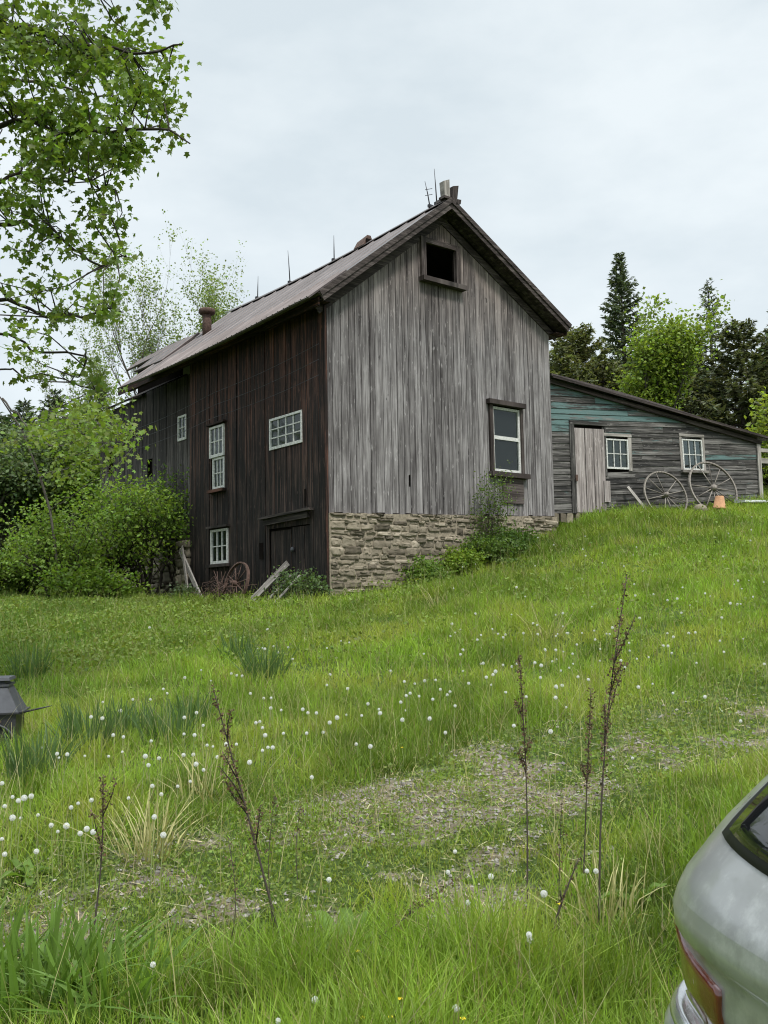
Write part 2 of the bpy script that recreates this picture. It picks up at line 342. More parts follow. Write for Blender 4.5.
# ------------------------------------------------------------------ barn
def boards(mb, u0, u1, top, bot, put, w=.2, th=.026, holes=(), gap=.014, dj=.006, bj=.025, dirv=1, tone=None):
    """vertical boards on a wall; put(u, z, d) -> local point, d = out of the wall"""
    ed = [u0]
    while ed[-1] < u1 - w * .6: ed.append(min(u1, ed[-1] + w * RNG.uniform(.75, 1.25)))
    ed[-1] = u1
    for a, b in zip(ed[:-1], ed[1:]):
        t = RNG.random() if tone is None else tone; off = RNG.uniform(0, dj); uo = RNG.random() * 90
        cuts = sorted({a + gap / 2, b - gap / 2} | {h for q in holes for h in q[:2] if a + gap < h < b - gap}); bo = RNG.uniform(-bj, bj)
        for c, d in zip(cuts[:-1], cuts[1:]):
            m = (c + d) / 2; zs = [('b', None)]
            iv = sorted([(q[2], q[3]) for q in holes if q[0] < m < q[1]])
            lo = [bot(c) + bo, bot(d) + bo]
            segs = []
            for za, zb in iv: segs.append((lo, [za, za])); lo = [zb, zb]
            segs.append((lo, [top(c), top(d)]))
            for (l0, l1), (t0, t1) in segs:
                if t0 - l0 < .01 and t1 - l1 < .01: continue
                tl = RNG.normal(0, .0025)
                p = [put(c, l0, off), put(d, l1, off + tl), put(d, l1, off - th), put(c, l0, off - th),
                     put(c, t0, off), put(d, t1, off + tl), put(d, t1, off - th), put(c, t0, off - th)]
                mb.hexa(p, bc=[(uo + q, z, t) for q, z in ((c, l0), (d, l1), (d + .03, l1), (c + .03, l0), (c, t0), (d, t1), (d + .03, t1), (c + .03, t0))])

B = empty('barn', C0, AB, 'old two-storey barn with a grey board gable, dark brown side wall and rusty metal roof', 'barn')
GW = 6.33
XP, ZP = 3.03, 6.58                                           # ridge above the gable wall
def g_top(u): return (4.04 + (ZP - 4.04) * u / XP if u < XP else ZP + (4.56 - ZP) * (u - XP) / (GW - XP)) - .05
def g_bot(u): return .01 + .2 * u / GW
gput = lambda u, z, d: (u, -d, z)
LOFT = (2.57, 3.42, 5.04, 5.78); GWIN = (4.30, 5.32, 1.05, 2.62)
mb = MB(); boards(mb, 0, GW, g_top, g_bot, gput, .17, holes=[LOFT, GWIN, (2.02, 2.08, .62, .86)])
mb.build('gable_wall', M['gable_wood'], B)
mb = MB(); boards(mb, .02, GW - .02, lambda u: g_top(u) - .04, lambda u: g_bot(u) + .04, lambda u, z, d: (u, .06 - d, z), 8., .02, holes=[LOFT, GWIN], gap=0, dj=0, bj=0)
mb.build('light_stop_lining', M['dark_inside'], B)  # dark backing added to stop light leaking through the board gaps
sput = lambda u, z, d: (-d, u, z)
W12 = (.75, 1.95, 1.44, 2.08); WT = (3.83, 4.48, .88, 2.30); WL = (3.69, 4.46, -.77, -.01); DOOR = (.52, 2.02, -1.75, -.16)
BAY = 5.52
mb = MB(); boards(mb, .0, BAY, lambda u: 4.0, lambda u: -1.72, sput, .21, holes=[W12, WT, WL, DOOR], dj=.012)
mb.build('side_wall', M['side_wood'], B)
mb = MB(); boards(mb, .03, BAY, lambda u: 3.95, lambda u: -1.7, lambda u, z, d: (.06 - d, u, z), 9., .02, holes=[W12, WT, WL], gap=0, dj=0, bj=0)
mb.build('light_stop_lining', M['dark_inside'], B)  # dark sheet added behind the side boards against light leaks
mb = MB(); boards(mb, .04, .50, lambda u: .50 + u, lambda u: .01, lambda u, z, d: (u, BAY - .0 + d, z), .22); 
mb = MB(); boards(mb, .0, .55, lambda u: 4.0, lambda u: -1.7, lambda u, z, d: (u, BAY + d, z), .2)
mb.build('bay_return_wall', M['side_wood'], B)
RW = (6.66, 7.12, 2.42, 3.05); RH = (8.62, 8.95, 1.72, 2.2); RH2 = (11.2, 11.6, 2.1, 2.75)
mb = MB(); boards(mb, BAY + .03, 12.2, lambda u: 4.03 if u < 9.9 else 3.95, lambda u: -1.5, lambda u, z, d: (.5 - d, u, z), .2, holes=[RW, RH, RH2], dj=.01)
mb.build('rear_side_wall', M['rear_wood'], B)
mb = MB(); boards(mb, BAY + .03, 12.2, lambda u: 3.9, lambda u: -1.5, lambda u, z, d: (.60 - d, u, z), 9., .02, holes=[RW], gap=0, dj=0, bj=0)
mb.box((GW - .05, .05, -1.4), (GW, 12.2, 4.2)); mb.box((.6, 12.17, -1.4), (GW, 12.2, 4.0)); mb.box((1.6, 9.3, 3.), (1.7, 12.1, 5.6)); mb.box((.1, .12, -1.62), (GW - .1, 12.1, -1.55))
mb.build('light_stop_lining', M['dark_inside'], B)  # added light-blocking backing, joined with the far walls and floor
# corner boards
mb = MB(); mb.box((-.03, -.05, -1.65), (.035, -.028, 3.98)); mb.build('corner_board', M['side_wood'], B)
# loft opening frame
mb = MB(); u0, u1, z0, z1 = LOFT
mb.box((u0 - .13, -.065, z0 - .02), (u0, .03, z1 + .11), .45); mb.box((u1, -.065, z0 - .02), (u1 + .12, .03, z1 + .11), .5); mb.box((u0, -.062, z1), (u1, .03, z1 + .11), .6)
o = mb.build('loft_opening_frame', M['trim_wood'], B)
mb = MB(); mb.box((u0 - .17, -.17, z0 - .12), (u1 + .2, .02, z0 - .022), .6); mb.build('sill', M['trim_wood'], o)

# roof: two slabs with standing seams, slope sides x<XP and x>XP
YF, YB = -.33, 9.0
sag = lambda y: -.10 * math.sin(max(0, min(1, y / 10)) * math.pi)
def roof_side(mb, xa, za, xb, zb, y0, y1, th=.05, seams=True, step=.6, lift=0.):
    """slab from ridge (xa,za) to eave (xb,zb)"""
    ny = max(2, int((y1 - y0) / .5)); ys = np.linspace(y0, y1, ny + 1); L = math.hypot(xb - xa, zb - za)
    nx, nz_ = (zb - za) / L, -(xb - xa) / L
    if nz_ < 0: nx, nz_ = -nx, -nz_
    def pt(s, y, d): return (xa + (xb - xa) * s + nx * (d + lift), y, za + (zb - za) * s + nz_ * (d + lift) + sag(y))
    for a, b in zip(ys[:-1], ys[1:]):
        q = [pt(0, a, -th), pt(1, a, -th), pt(1, b, -th), pt(0, b, -th), pt(0, a, 0), pt(1, a, 0), pt(1, b, 0), pt(0, b, 0)]
        mb.hexa(q, bc=[(y, s * L, .5) for s, y in ((0, a), (1, a), (1, b), (0, b))] * 2)
    if seams:
        y = y0 + .02
        while y < y1:
            q = [pt(0, y, 0.001), pt(1, y, 0.001), pt(1, y + .035, 0.001), pt(0, y + .035, 0.001), pt(0, y + .01, .02), pt(1, y + .01, .02), pt(1, y + .025, .02), pt(0, y + .025, .02)]
            mb.hexa(q, bc=[(y, s * L, .5) for s in (0, 1, 1, 0)] * 2); y += step
ZR = ZP + .14
EL = (-.34, 4.06); ER = (GW + .37, 4.62)
mb = MB(); roof_side(mb, XP, ZR, EL[0], EL[1], YF, YB); roof_side(mb, XP, ZR, ER[0], ER[1], YF, YB)
mb.box((XP - .13, YF, ZR - .03), (XP + .13, YF + .3, ZR + .035))
roof = mb.build('roof', M['roof'], B)
mb = MB()                                                     # patched over-sheet on the lower left slope and rear roof beyond
s0 = .8; xa = XP + (EL[0] - XP) * s0; za = ZR + (EL[1] - ZR) * s0
xb = XP + (EL[0] - XP) * 1.06; zb = ZR + (EL[1] - ZR) * 1.06
roof_side(mb, xa, za, xb, zb, YF - .0, 7.1, .03, True, .2, .05)
mb.build('roof_over_sheet', M['roof'], roof)
mb = MB(); roof_side(mb, 1.62, 5.72, 1.15, 5.32, 8.2, 11.9, .05, True, .6, .0); roof_side(mb, 1.15, 5.318, .55, 4.81, 8.2, 10.0, .05, True, .6, .0); roof_side(mb, 1.63, 5.74, GW + .2, 4.3, YB + .05, 12.4, .05, True)
mb.build('rear_roof', M['roof'], B)
mb = MB(); roof_side(mb, 1.7, 4.75, .36, 4.0, YB + .05, 12.3, .05, False); mb.build('rear_eave_sheet', M['side_wood'], B)
# ridge cap
mb = MB()
for a, b in zip(np.linspace(YF, YB, 18)[:-1], np.linspace(YF, YB, 18)[1:]):
    for sgn, (ex, ez) in ((-1, EL), (1, ER)):
        d = np.array([ex - XP, ez - ZR]); d /= np.linalg.norm(d); q = d * .2
        mb.hexa([(XP, a, ZR + .03 + sag(a)), (XP + q[0], a, ZR + q[1] + .045 + sag(a)), (XP + q[0], b, ZR + q[1] + .045 + sag(b)), (XP, b, ZR + .03 + sag(b)),
                 (XP, a, ZR + .06 + sag(a)), (XP + q[0], a, ZR + q[1] + .06 + sag(a)), (XP + q[0], b, ZR + q[1] + .06 + sag(b)), (XP, b, ZR + .06 + sag(b))])
mb.build('ridge_cap', M['roof'], roof)
# rake boards, soffits, eave fascia, rafter tails
mb = MB()
for ex, ez in (EL, ER):
    a = np.array([XP, 0, ZR]); b = np.array([ex, 0, ez]); d = (b - a) / np.linalg.norm(b - a); dn = np.array([d[2], 0, -d[0]]); dn = dn if dn[2] < 0 else -dn
    for y0, y1, w0, w1, tn in ((YF - .035, YF, .0, .17, .75), (YF - .06, YF - .036, -.03, .07, .6), (-.028, -.004, .20, .36, .35)):
        mb.hexa([a + dn * w1 + (0, y0, 0), b + dn * w1 + (0, y0, 0), b + dn * w1 + (0, y1, 0), a + dn * w1 + (0, y1, 0), a + dn * w0 + (0, y0, 0), b + dn * w0 + (0, y0, 0), b + dn * w0 + (0, y1, 0), a + dn * w0 + (0, y1, 0)], .5 * tn + .2)
mb.build('rake_board', M['trim_wood'], B)
mb = MB()
for ex, ez in (EL, ER):
    a = np.array([XP, 0, ZR]); b = np.array([ex, 0, ez]); d = (b - a) / np.linalg.norm(b - a); dn = np.array([d[2], 0, -d[0]]); dn = dn if dn[2] < 0 else -dn
    for i in range(3):
        y0 = YF + .01 + i * .105; y1 = y0 + .1
        mb.hexa([a + dn * .14 + (0, y0, 0), b + dn * .14 + (0, y0, 0), b + dn * .14 + (0, y1, 0), a + dn * .14 + (0, y1, 0), a + dn * .12 + (0, y0, 0), b + dn * .12 + (0, y0, 0), b + dn * .12 + (0, y1, 0), a + dn * .12 + (0, y1, 0)], .2 + .1 * i)
mb.build('soffit', M['trim_wood'], B)
mb = MB(); mb.box((EL[0] + .03, YF + .05, EL[1] - .22), (EL[0] + .06, YB, EL[1] - .06), .3)
mb.box((EL[0] + .06, YF + .1, EL[1] - .1), (0, YB, EL[1] - .085), .2); mb.box((ER[0] - .07, YF + .05, ER[1] - .2), (ER[0] - .03, YB, ER[1] - .05), .3); mb.box((GW, YF + .1, ER[1] - .19), (ER[0] - .07, YB, ER[1] - .17), .2)
mb.build('eave_board', M['side_wood'], B)

# windows: frame > bars, glass
def window(parent, put, u0, u1, z0, z1, cols, rows, mat='white_paint', fw=.05, bw=.022, sill=True, head=True, trim='trim_wood', rec=0.0, name='window', casing=None, skew=0.):
    def bx(mb, a, b, c, d, y0, y1, tn=None):
        s = lambda z: skew * (z - z0)
        mb.hexa([put(a + s(c), c, y1), put(b + s(c), c, y1), put(b + s(c), c, y0), put(a + s(c), c, y0), put(a + s(d), d, y1), put(b + s(d), d, y1), put(b + s(d), d, y0), put(a + s(d), d, y0)], tn)
    mb = MB(); o1 = .03 + rec; o0 = -.03 + rec
    bx(mb, u0, u0 + fw, z0, z1, o0, o1); bx(mb, u1 - fw, u1, z0, z1, o0, o1); bx(mb, u0 + fw, u1 - fw, z0, z0 + fw * 1.3, o0, o1 - .002); bx(mb, u0 + fw, u1 - fw, z1 - fw, z1, o0, o1 - .002)
    a, b, c, d = u0 + fw, u1 - fw, z0 + fw * 1.3, z1 - fw
    for i in range(1, cols): x = a + (b - a) * i / cols; bx(mb, x - bw / 2, x + bw / 2, c, d, o0 + .01, o1 - .012)
    for j in range(1, rows): z = c + (d - c) * j / rows; bx(mb, a, b, z - bw / 2, z + bw / 2, o0 + .013, o1 - .015)
    w = mb.build(name, M[mat], parent)
    mb = MB(); bx(mb, a - .005, b + .005, c - .005, d + .005, o0 + .022, o0 + .027); mb.build('glass', M['glass'], w)
    if sill: mb = MB(); bx(mb, u0 - .08, u1 + .1, z0 - .07, z0 - .004, -.02, .11); mb.build('sill', M[trim], w)
    if head: mb = MB(); bx(mb, u0 - .08, u1 + .08, z1 + .03, z1 + .075, -.02, .10); mb.build('head_trim', M[trim], w)
    if casing:
        mb = MB(); bx(mb, u0 - casing, u0 - .004, z0 - .03, z1 + .06, -.02, .035); bx(mb, u1 + .004, u1 + casing, z0 - .03, z1 + .06, -.02, .035); bx(mb, u0 - casing, u1 + casing, z1 + .062, z1 + .13, -.02, .045); mb.build('casing', M[trim], w)
    return w
window(B, sput, *W12[:2], *W12[2:], 4, 3, sill=False, head=False, fw=.045)
window(B, sput, WT[0], WT[1], 1.6, WT[3], 3, 2, sill=False, rec=.02, trim='side_wood')
window(B, sput, WT[0] + .02, WT[1] - .1, WT[2], 1.59, 3, 2, head=False, rec=-.01, trim='side_wood')
window(B, sput, *WL[:2], *WL[2:], 3, 2, trim='rear_wood')
window(B, lambda u, z, d: (.5 - d, u, z), *RW, 2, 2, sill=False, head=False)
# tall gable window: upper and lower sash, dark head, leaning sash inside
u0, u1, z0, z1 = GWIN
w = window(B, gput, u0 + .12, u1 - .04, z0 + .05, z1 - .08, 1, 1, sill=False, head=False, fw=.055, rec=-.03)
mb = MB(); mb.box((u0 + .17, .0, 1.82), (u1 - .09, .035, 1.9)); mb.build('meeting_rail', M['white_paint'], w)
mb = MB(); mb.box((u0 - .06, -.12, z1 - .05), (u1 + .06, .02, z1 + .05), .05); mb.box((u0 + .02, -.045, z0), (u0 + .118, .02, z1 - .06), .3); mb.box((u1 - .038, -.04, z0), (u1 + .03, .02, z1 - .06), .5); mb.build('casing', M['trim_wood'], w)
mb = MB(); mb.box((u0 - .03, -.13, z0 - .06), (u1 + .12, .02, z0 + .045), .9); mb.build('sill', M['trim_wood'], w)
mb = MB(); mb.box((u0 + .36, -.04, z0 - .62), (u1 - .02, -.028, z0 - .064), .95); mb.build('patch_board', M['trim_wood'], w)
mb = MB(); fx = u0 + .42
for q in (((fx, .046, z0 + .11), (fx + .05, .058, z0 + .62)), ((fx + .42, .046, z0 + .11), (fx + .46, .058, z0 + .62)), ((fx + .05, .046, z0 + .57), (fx + .42, .058, z0 + .62))): mb.box(*q)
mb.build('leaning_sash', M['white_paint'], w)
# plank door in the dark wall, with its lintel
mb = MB(); u0, u1, z0, z1 = DOOR
boards(mb, u0 + .02, 1.2, lambda u: z1 - .02, lambda u: z0 + .03, lambda u, z, d: (-d + .02, u, z), .22, dj=.01)
boards(mb, 1.23, u1 - .02, lambda u: z1 - .05, lambda u: z0 + .03, lambda u, z, d: (-d + .035, u, z), .22, dj=.01)
d = mb.build('door', M['side_wood'], B)
mb = MB(); mb.lathe([(.0, 0), (.05, 0), (.055, .02), (.03, .04), (0, .045)], 10, M=Matrix.Translation((-.015, 1.12, -.62)) @ Matrix.Rotation(-math.pi / 2, 4, 'Y')); mb.build('handle', M['grey_metal'], d)
mb = MB(); mb.bar((-.09, .36, .11), (-.09, 2.22, .06), .12, .05, tone=.95); mb.bar((-.06, .5, .02), (-.06, 2.1, -.02), .07, .13, tone=.85); mb.build('lintel', M['rear_wood'], d)
# dark vertical slots and grey lower boards on the side wall
for q in (((-.03, .62, .2), (-.022, .68, .52)), ((-.03, 2.22, -.75), (-.022, 2.36, -.42))): mb = MB(); mb.box(*q); mb.build('slot_board', M['dark_inside'], B)

# stone foundation
def stones(mb, u0, u1, zt, zb, put, h=.19, w=.42):
    z = max(zt(u0), zt(u1)) + .02
    zmin = min(zb(u0), zb(u1), zb((u0 + u1) / 2)) - .15
    while z > zmin:
        hh = h * RNG.uniform(.6, 1.35); u = u0
        while u < u1 - .02:
            ww = min(w * RNG.uniform(.45, 1.5), u1 - u)
            if u1 - u - ww < .12: ww = u1 - u
            n = 2 if RNG.random() < .22 and hh > .2 else 1
            for k in range(n):
                za, zc = z - hh * k / n, z - hh * (k + 1) / n
                zm = zt(u + ww / 2)
                za = min(za + RNG.normal(0, .02), zm); zc = zc + RNG.normal(0, .02)
                if za - zc < .04: continue
                t = RNG.random(); out = RNG.uniform(.045, .085); g = .006; cu, cz = u + ww / 2, (za + zc) / 2; a, b = ww / 2 - g, (za - zc) / 2 - g
                N_ = 14; vs, bc = [], []; ph = RNG.random() * 6; e = RNG.uniform(.22, .42)
                for lev, (sc_, dd) in enumerate(((1.0, -.06), (.99, out * .6), (.9, out * .95), (.5, out * 1.0))):
                    for k2 in range(N_):
                        th = 2 * math.pi * k2 / N_; c, s = math.cos(th), math.sin(th)
                        rr = 1 + .09 * math.sin(2 * th + ph) * (lev > 0) + .07 * math.sin(3 * th + 2 * ph)
                        x = cu + a * sc_ * rr * math.copysign(abs(c) ** e, c); zz = cz + b * sc_ * rr * math.copysign(abs(s) ** e, s)
                        x = min(max(x, u + .003), u + ww - .003); vs.append(put(x, zz, dd + RNG.normal(0, .010))); bc.append((x, zz, t))
                fs = [(i * N_ + k2, i * N_ + (k2 + 1) % N_, (i + 1) * N_ + (k2 + 1) % N_, (i + 1) * N_ + k2) for i in range(3) for k2 in range(N_)] + [tuple(range(3 * N_, 4 * N_))]
                mb.add(vs, fs, bc, smooth=True)
            u += ww
        z -= hh
mb = MB(); zt = lambda u: g_bot(u) - .005; zb = lambda u: -1.75 + 1.5 * max(0, u) / GW
stones(mb, .035, GW + .02, zt, zb, lambda u, z, d: (u, -.03 - d, z), .118, .30)
fo = mb.build('stone_foundation', M['stone'], B)
mb = MB(); mb.hexa([(.02, -.074, -1.9), (GW, -.074, -1.9), (GW, .25, -1.9), (.02, .25, -1.9), (.02, -.074, -.005), (GW, -.074, .19), (GW, .25, .19), (.02, .25, -.005)]); mb.build('mortar', M['mortar'], fo)
mb = MB(); stones(mb, 5.45, 6.0, lambda u: -.15, lambda u: -1.7, lambda u, z, d: (-.05 - d, u, z), .2, .4); stones(mb, -.1, .5, lambda u: -.15, lambda u: -1.7, lambda u, z, d: (u, 6.0 + d, z), .2, .35)
mb.box((-.04, 5.5, -1.8), (.5, 5.97, -.16)); mb.build('stone_pier', M['stone'], B)
mb = MB(); stones(mb, 6.0, 12.2, lambda u: .3, lambda u: -1.5, lambda u, z, d: (.42 - d, u, z), .22, .45); mb.box((.45, 6., -1.7), (.7, 12.2, .28)); mb.build('rear_foundation', M['stone'], B)

# things on the roof
def on_ridge(y): return (XP, y, ZR + .05 + sag(y))
def rod(y, hgt, lean=(0, 0), label='', ball=False, x=0.):
    p = np.array(on_ridge(y)) + (x, 0, 0); w = empty('lightning_rod', C0 + gx * p[0] + gy * p[1] + (0, 0, p[2]), AB, label, 'lightning rod', 'thin metal rods along the barn ridge')
    mb = MB(); mb.tube([(0, 0, -.1), (lean[0] * .5, lean[1] * .5, hgt * .5), (lean[0], lean[1], hgt)], [.016, .012, .005], 6); mb.build('rod', M['dark_metal'], w)
    mb = MB(); mb.box((-.06, -.03, -.03), (.06, .03, .03)); mb.build('rod_base', M['dark_metal'], w)
    return w
def ridge_y(px):
    ys = np.linspace(-.4, 10, 500); x, y = proj(np.array([C0 + gx * XP + gy * a + (0, 0, ZR + sag(a)) for a in ys])); return float(ys[np.argmin(abs(x - px))])
rod(ridge_y(334), .62, (0, 0), 'thin lightning rod on the barn ridge, nearest the gable with the dark vent bump')
rod(ridge_y(290), .85, (-.05, .02), 'tallest thin lightning rod, midway along the barn ridge')
rod(ridge_y(257.5), .62, (.02, 0), 'short lightning rod on the barn ridge, nearest the rusty stovepipe')
r = rod(ridge_y(437), .78, (-.03, .03), 'straight rod standing right beside the wooden stubs at the gable peak')
r = rod(ridge_y(432), .55, (-.1, .05), 'bent rod with short crossbars near the gable peak', x=-.04)
mb = MB()
for z in (.25, .38): mb.tube([(-.14, 0, z - .05), (.06, 0, z + .03)], .007, 5)
mb.build('crossbar', M['dark_metal'], r)
w = empty('ridge_finial', C0 + gx * XP + gy * (-.30) + (0, 0, ZR), AB, 'two weathered wooden stubs left standing on the peak of the barn gable', 'finial')
mb = MB(); mb.hexa([(-.17, -.06, -.02), (-.02, -.06, -.02), (-.02, .07, -.02), (-.17, .07, -.02), (-.2, -.06, .34), (-.03, -.06, .42), (-.03, .07, .42), (-.2, .07, .34)], .6); mb.build('wooden_stub', M['pale_wood'], w)
mb = MB(); mb.hexa([(.03, -.06, -.1), (.16, -.06, -.1), (.16, .07, -.1), (.03, .07, -.1), (.07, -.06, .30), (.23, -.06, .35), (.23, .07, .35), (.07, .07, .30)], .3); mb.build('wooden_stub', M['trim_wood'], w)
mb = MB(); mb.box((-.2, -.08, -.02), (.24, .1, .03), .4); mb.hexa([(.1, -.09, -.12), (.25, -.09, -.06), (.25, .1, -.06), (.1, .1, -.12), (.1, -.09, .02), (.27, -.09, .04), (.27, .1, .04), (.1, .1, .02)], .4); mb.build('base_block', M['trim_wood'], w)
y = ridge_y(364)
w = empty('ridge_vent', C0 + gx * XP + gy * y + (0, 0, ZR + sag(y)), AB, 'small dark vent bump sitting on the barn ridge', 'vent')
mb = MB(); mb.hexa([(-.16, -.2, -.05), (.16, -.2, -.05), (.16, .2, -.05), (-.16, .2, -.05), (-.05, -.2, .2), (.05, -.2, .2), (.05, .2, .14), (-.05, .2, .14)]); mb.build('vent_hood', M['rust'], w)
mb = MB(); mb.box((-.1, -.23, .0), (.1, -.202, .1)); mb.build('vent_slat', M['dark_inside'], w)
w = empty('stovepipe', C0 + gx * 1.62 + gy * 7.75 + (0, 0, ZR - 1.12 + sag(7.75)), AB, 'rusty stovepipe with a round cap rising from the far roof', 'chimney')
mb = MB(); mb.lathe([(.12, -.2), (.12, .3), (.115, .54)], 16); mb.build('pipe', M['rust'], w)
mb = MB(); mb.lathe([(.13, .50), (.21, .53), (.22, .62), (.20, .65), (.0, .67)], 18); mb.build('pipe_cap', M['rust'], w)
# wires along the dark wall
for i, (pa_, pb_, lab) in enumerate((((3.02, 2.60), (3.22, .15), 'upper thin wire strung along the dark barn wall under the eave'), ((2.75, 2.5), (2.92, .1), 'middle thin wire strung along the dark barn wall'), ((2.5, 2.5), (2.62, .1), 'lowest thin wire strung just above the tall white window'))):
    ys = np.linspace(8.5, .05, 26); z0_, z1_ = pa_[0] - .15, pb_[0]
    pts = [(-.09 if y < BAY else -.09 + .0, y, z0_ + (z1_ - z0_) * (1 - y / 8.5) - .05 * abs(math.sin(y / 8.5 * math.pi * 2))) for y in ys]
    mb = MB(); mb.tube(pts, .0055, 4); o = mb.build('cable', M['grey_metal'], None); o.location = Vector(C0); o.rotation_euler = (0, 0, AB)
    tag(o, lab, 'cable', 'wires along the barn wall')

# ------------------------------------------------------------------ lean-to shed
S_ = empty('lean_to_shed', L0, AL, 'low grey lean-to shed with turquoise peeling clapboards beside the barn', 'shed')
SW = 6.12
s_top = lambda u: 3.1 - (3.1 - 1.98) * u / 6.3
s_bot = lambda u: .0 + .40 * u / SW
SD = (.62, 1.42, .0, 2.04); S1 = (1.50, 2.13, 1.08, 1.80); S2 = (3.74, 4.36, 1.13, 1.90)
mb = MB(); k = 0; hs = [(SD[0], SD[1], -.3, SD[3]), S1, S2]
z = -.05
while z < 3.1:
    hgt = RNG.uniform(.115, .16); zc = z + hgt
    u = 0.
    # slope of courses follows the settled sill
    while u < SW:
        L = min(RNG.uniform(.9, 2.6), SW - u); L = SW - u if SW - u - L < .4 else L
        segs = [(u, u + L - .004)]
        sl_ = lambda q: .07 * q * (1 - z / 4)
        for h in hs:
            ns = []
            for a, b in segs:
                if z + sl_((a + b) / 2) < h[3] - .02 and zc + sl_((a + b) / 2) > h[2] + .02 and a < h[1] and b > h[0]:
                    if a < h[0]: ns.append((a, h[0]))
                    if b > h[1]: ns.append((h[1], b))
                else: ns.append((a, b))
            segs = ns
        um = u + L / 2
        p = .0
        if z > 1.95 and um < 3.1 and z < 3.0: p = RNG.choice([1.04, .98, .9, .75])
        elif um < .62 and .8 < z: p = RNG.choice([1.0, .9, .6])
        elif um > 4.6 and 1.05 < z < 1.3: p = .96
        elif z > 1.75 and um < 4.2: p = RNG.choice([.9, .78, .4])
        elif RNG.random() < .16: p = .8
        t = RNG.random(); uo = RNG.random() * 60
        for a, b in segs:
            if b - a < .03: continue
            # clip under the roof and above the sill
            for c, d in zip(np.linspace(a, b, max(2, int((b - a) / .5) + 1))[:-1], np.linspace(a, b, max(2, int((b - a) / .5) + 1))[1:]):
                zz = []
                for q in (c, d): zz.append((max(z + sl_(q), s_bot(q) - .02), min(zc + .012 + sl_(q), s_top(q))))
                if zz[0][1] - zz[0][0] < .004 or zz[1][1] - zz[1][0] < .004:
                    if max(zz[0][1] - zz[0][0], zz[1][1] - zz[1][0]) < .02: continue
                    zz = [(l, max(h_, l + .002)) for l, h_ in zz]
                (l0, t0), (l1, t1) = zz; o1 = .026 + RNG.normal(0, .001)
                mb.hexa([(c, -o1, l0), (d, -o1, l1), (d, .01, l1), (c, .01, l0), (c, -.008, t0), (d, -.008, t1), (d, .01, t1), (c, .01, t0)],
                        bc=[(uo + y_, x_, t) for x_, y_ in ((c, l0), (d, l1), (d, l1), (c, l0), (c, t0), (d, t1), (d, t1), (c, t0))], pt=p)
        u += L
    z = zc
mb.build('clapboard_wall', M['shed_wood'], S_)
mb = MB(); boards(mb, 0, SW, lambda u: s_top(u) - .02, lambda u: s_bot(u), lambda u, z, d: (u, .05 - d, z), 9., .03, holes=[S1, S2], gap=0, dj=0, bj=0)
mb.box((SW - .04, .06, -.3), (SW, 4.5, 1.95)); mb.box((0, 4.5, -.3), (SW, 4.54, 1.9)); mb.build('light_stop_lining', M['dark_inside'], S_)  # backing added behind the clapboards to block light, with end and back walls
put_s = lambda u, z, d: (u, -d, z)
mb = MB(); boards(mb, SD[0] + .01, SD[1] + .03, lambda u: SD[3] - .03, lambda u: .03, lambda u, z, d: (u, -.035 - d, z), .29, dj=.01)
mb.box((1.38, -.08, .28), (1.54, -.055, .78), .8)
d = mb.build('door', M['door_wood'], S_)
mb = MB(); mb.box((.60, -.075, .75), (.66, -.064, .9)); mb.build('hinge', M['rust'], d)
mb = MB(); mb.box((SD[0] - .12, -.05, .0), (SD[0], .0, SD[3] + .05), .3); mb.box((SD[0] - .12, -.055, SD[3] + .052), (SD[1] + .12, .0, SD[3] + .14), .25); mb.box((SD[1] + .034, -.04, .9), (SD[1] + .085, 0, SD[3] + .05), .4); mb.build('door_frame', M['shed_wood'], d)
window(S_, put_s, *S1, 3, 2, sill=False, head=False, fw=.035, bw=.02, rec=.01, casing=.10, trim='pale_wood')
window(S_, put_s, *S2, 3, 2, sill=True, head=False, fw=.035, bw=.02, rec=.01, casing=.07, trim='pale_wood', skew=-.03)
mb = MB(); mb.box((SW - .06, -.07, .35), (SW + .05, -.03, 1.95), .7); mb.build('corner_post', M['pale_wood'], S_)
mb = MB()
a0, a1 = (-.02, s_top(0) + .07), (6.36, s_top(6.36) + .04)
for x0, x1 in zip(np.linspace(0, 1, 14)[:-1], np.linspace(0, 1, 14)[1:]):
    f = lambda t: (a0[0] + (a1[0] - a0[0]) * t, a0[1] + (a1[1] - a0[1]) * t + .035 * math.sin(t * 5))
    (xa, za), (xb, zb) = f(x0), f(x1)
    mb.hexa([(xa, -.18, za), (xb, -.18, zb), (xb, 4.6, zb), (xa, 4.6, za), (xa, -.18, za + .05), (xb, -.18, zb + .05), (xb, 4.6, zb + .05), (xa, 4.6, za + .05)], .4)
mb.build('roof', M['roof'], S_)
mb = MB(); mb.bar((-.0, -.2, a0[1] - .02), (6.4, -.2, a1[1] - .0), .03, .06, tone=.2); mb.bar((0, -.06, a0[1] - .1), (6.2, -.06, a1[1] - .1), .05, .1, tone=.1); mb.build('rake_board', M['trim_wood'], S_)
mb = MB(); 
for k in range(9): mb.box((-.02 + k * .19 + RNG.uniform(0, .03), -.03, -.22), (.15 + k * .19, .15, -.02 + .01 * k), RNG.random(), jit=.015)
mb.build('stone_footing', M['stone'], S_)
mb = MB(); mb.box((6.14, .3, 1.45), (7.4, .42, 1.58), .8); mb.box((7.2, .3, .4), (7.32, .42, 1.9), .6); mb.box((6.14, .3, 1.75), (7.4, .42, 1.84), .7); mb.build('side_rail', M['pale_wood'], S_)

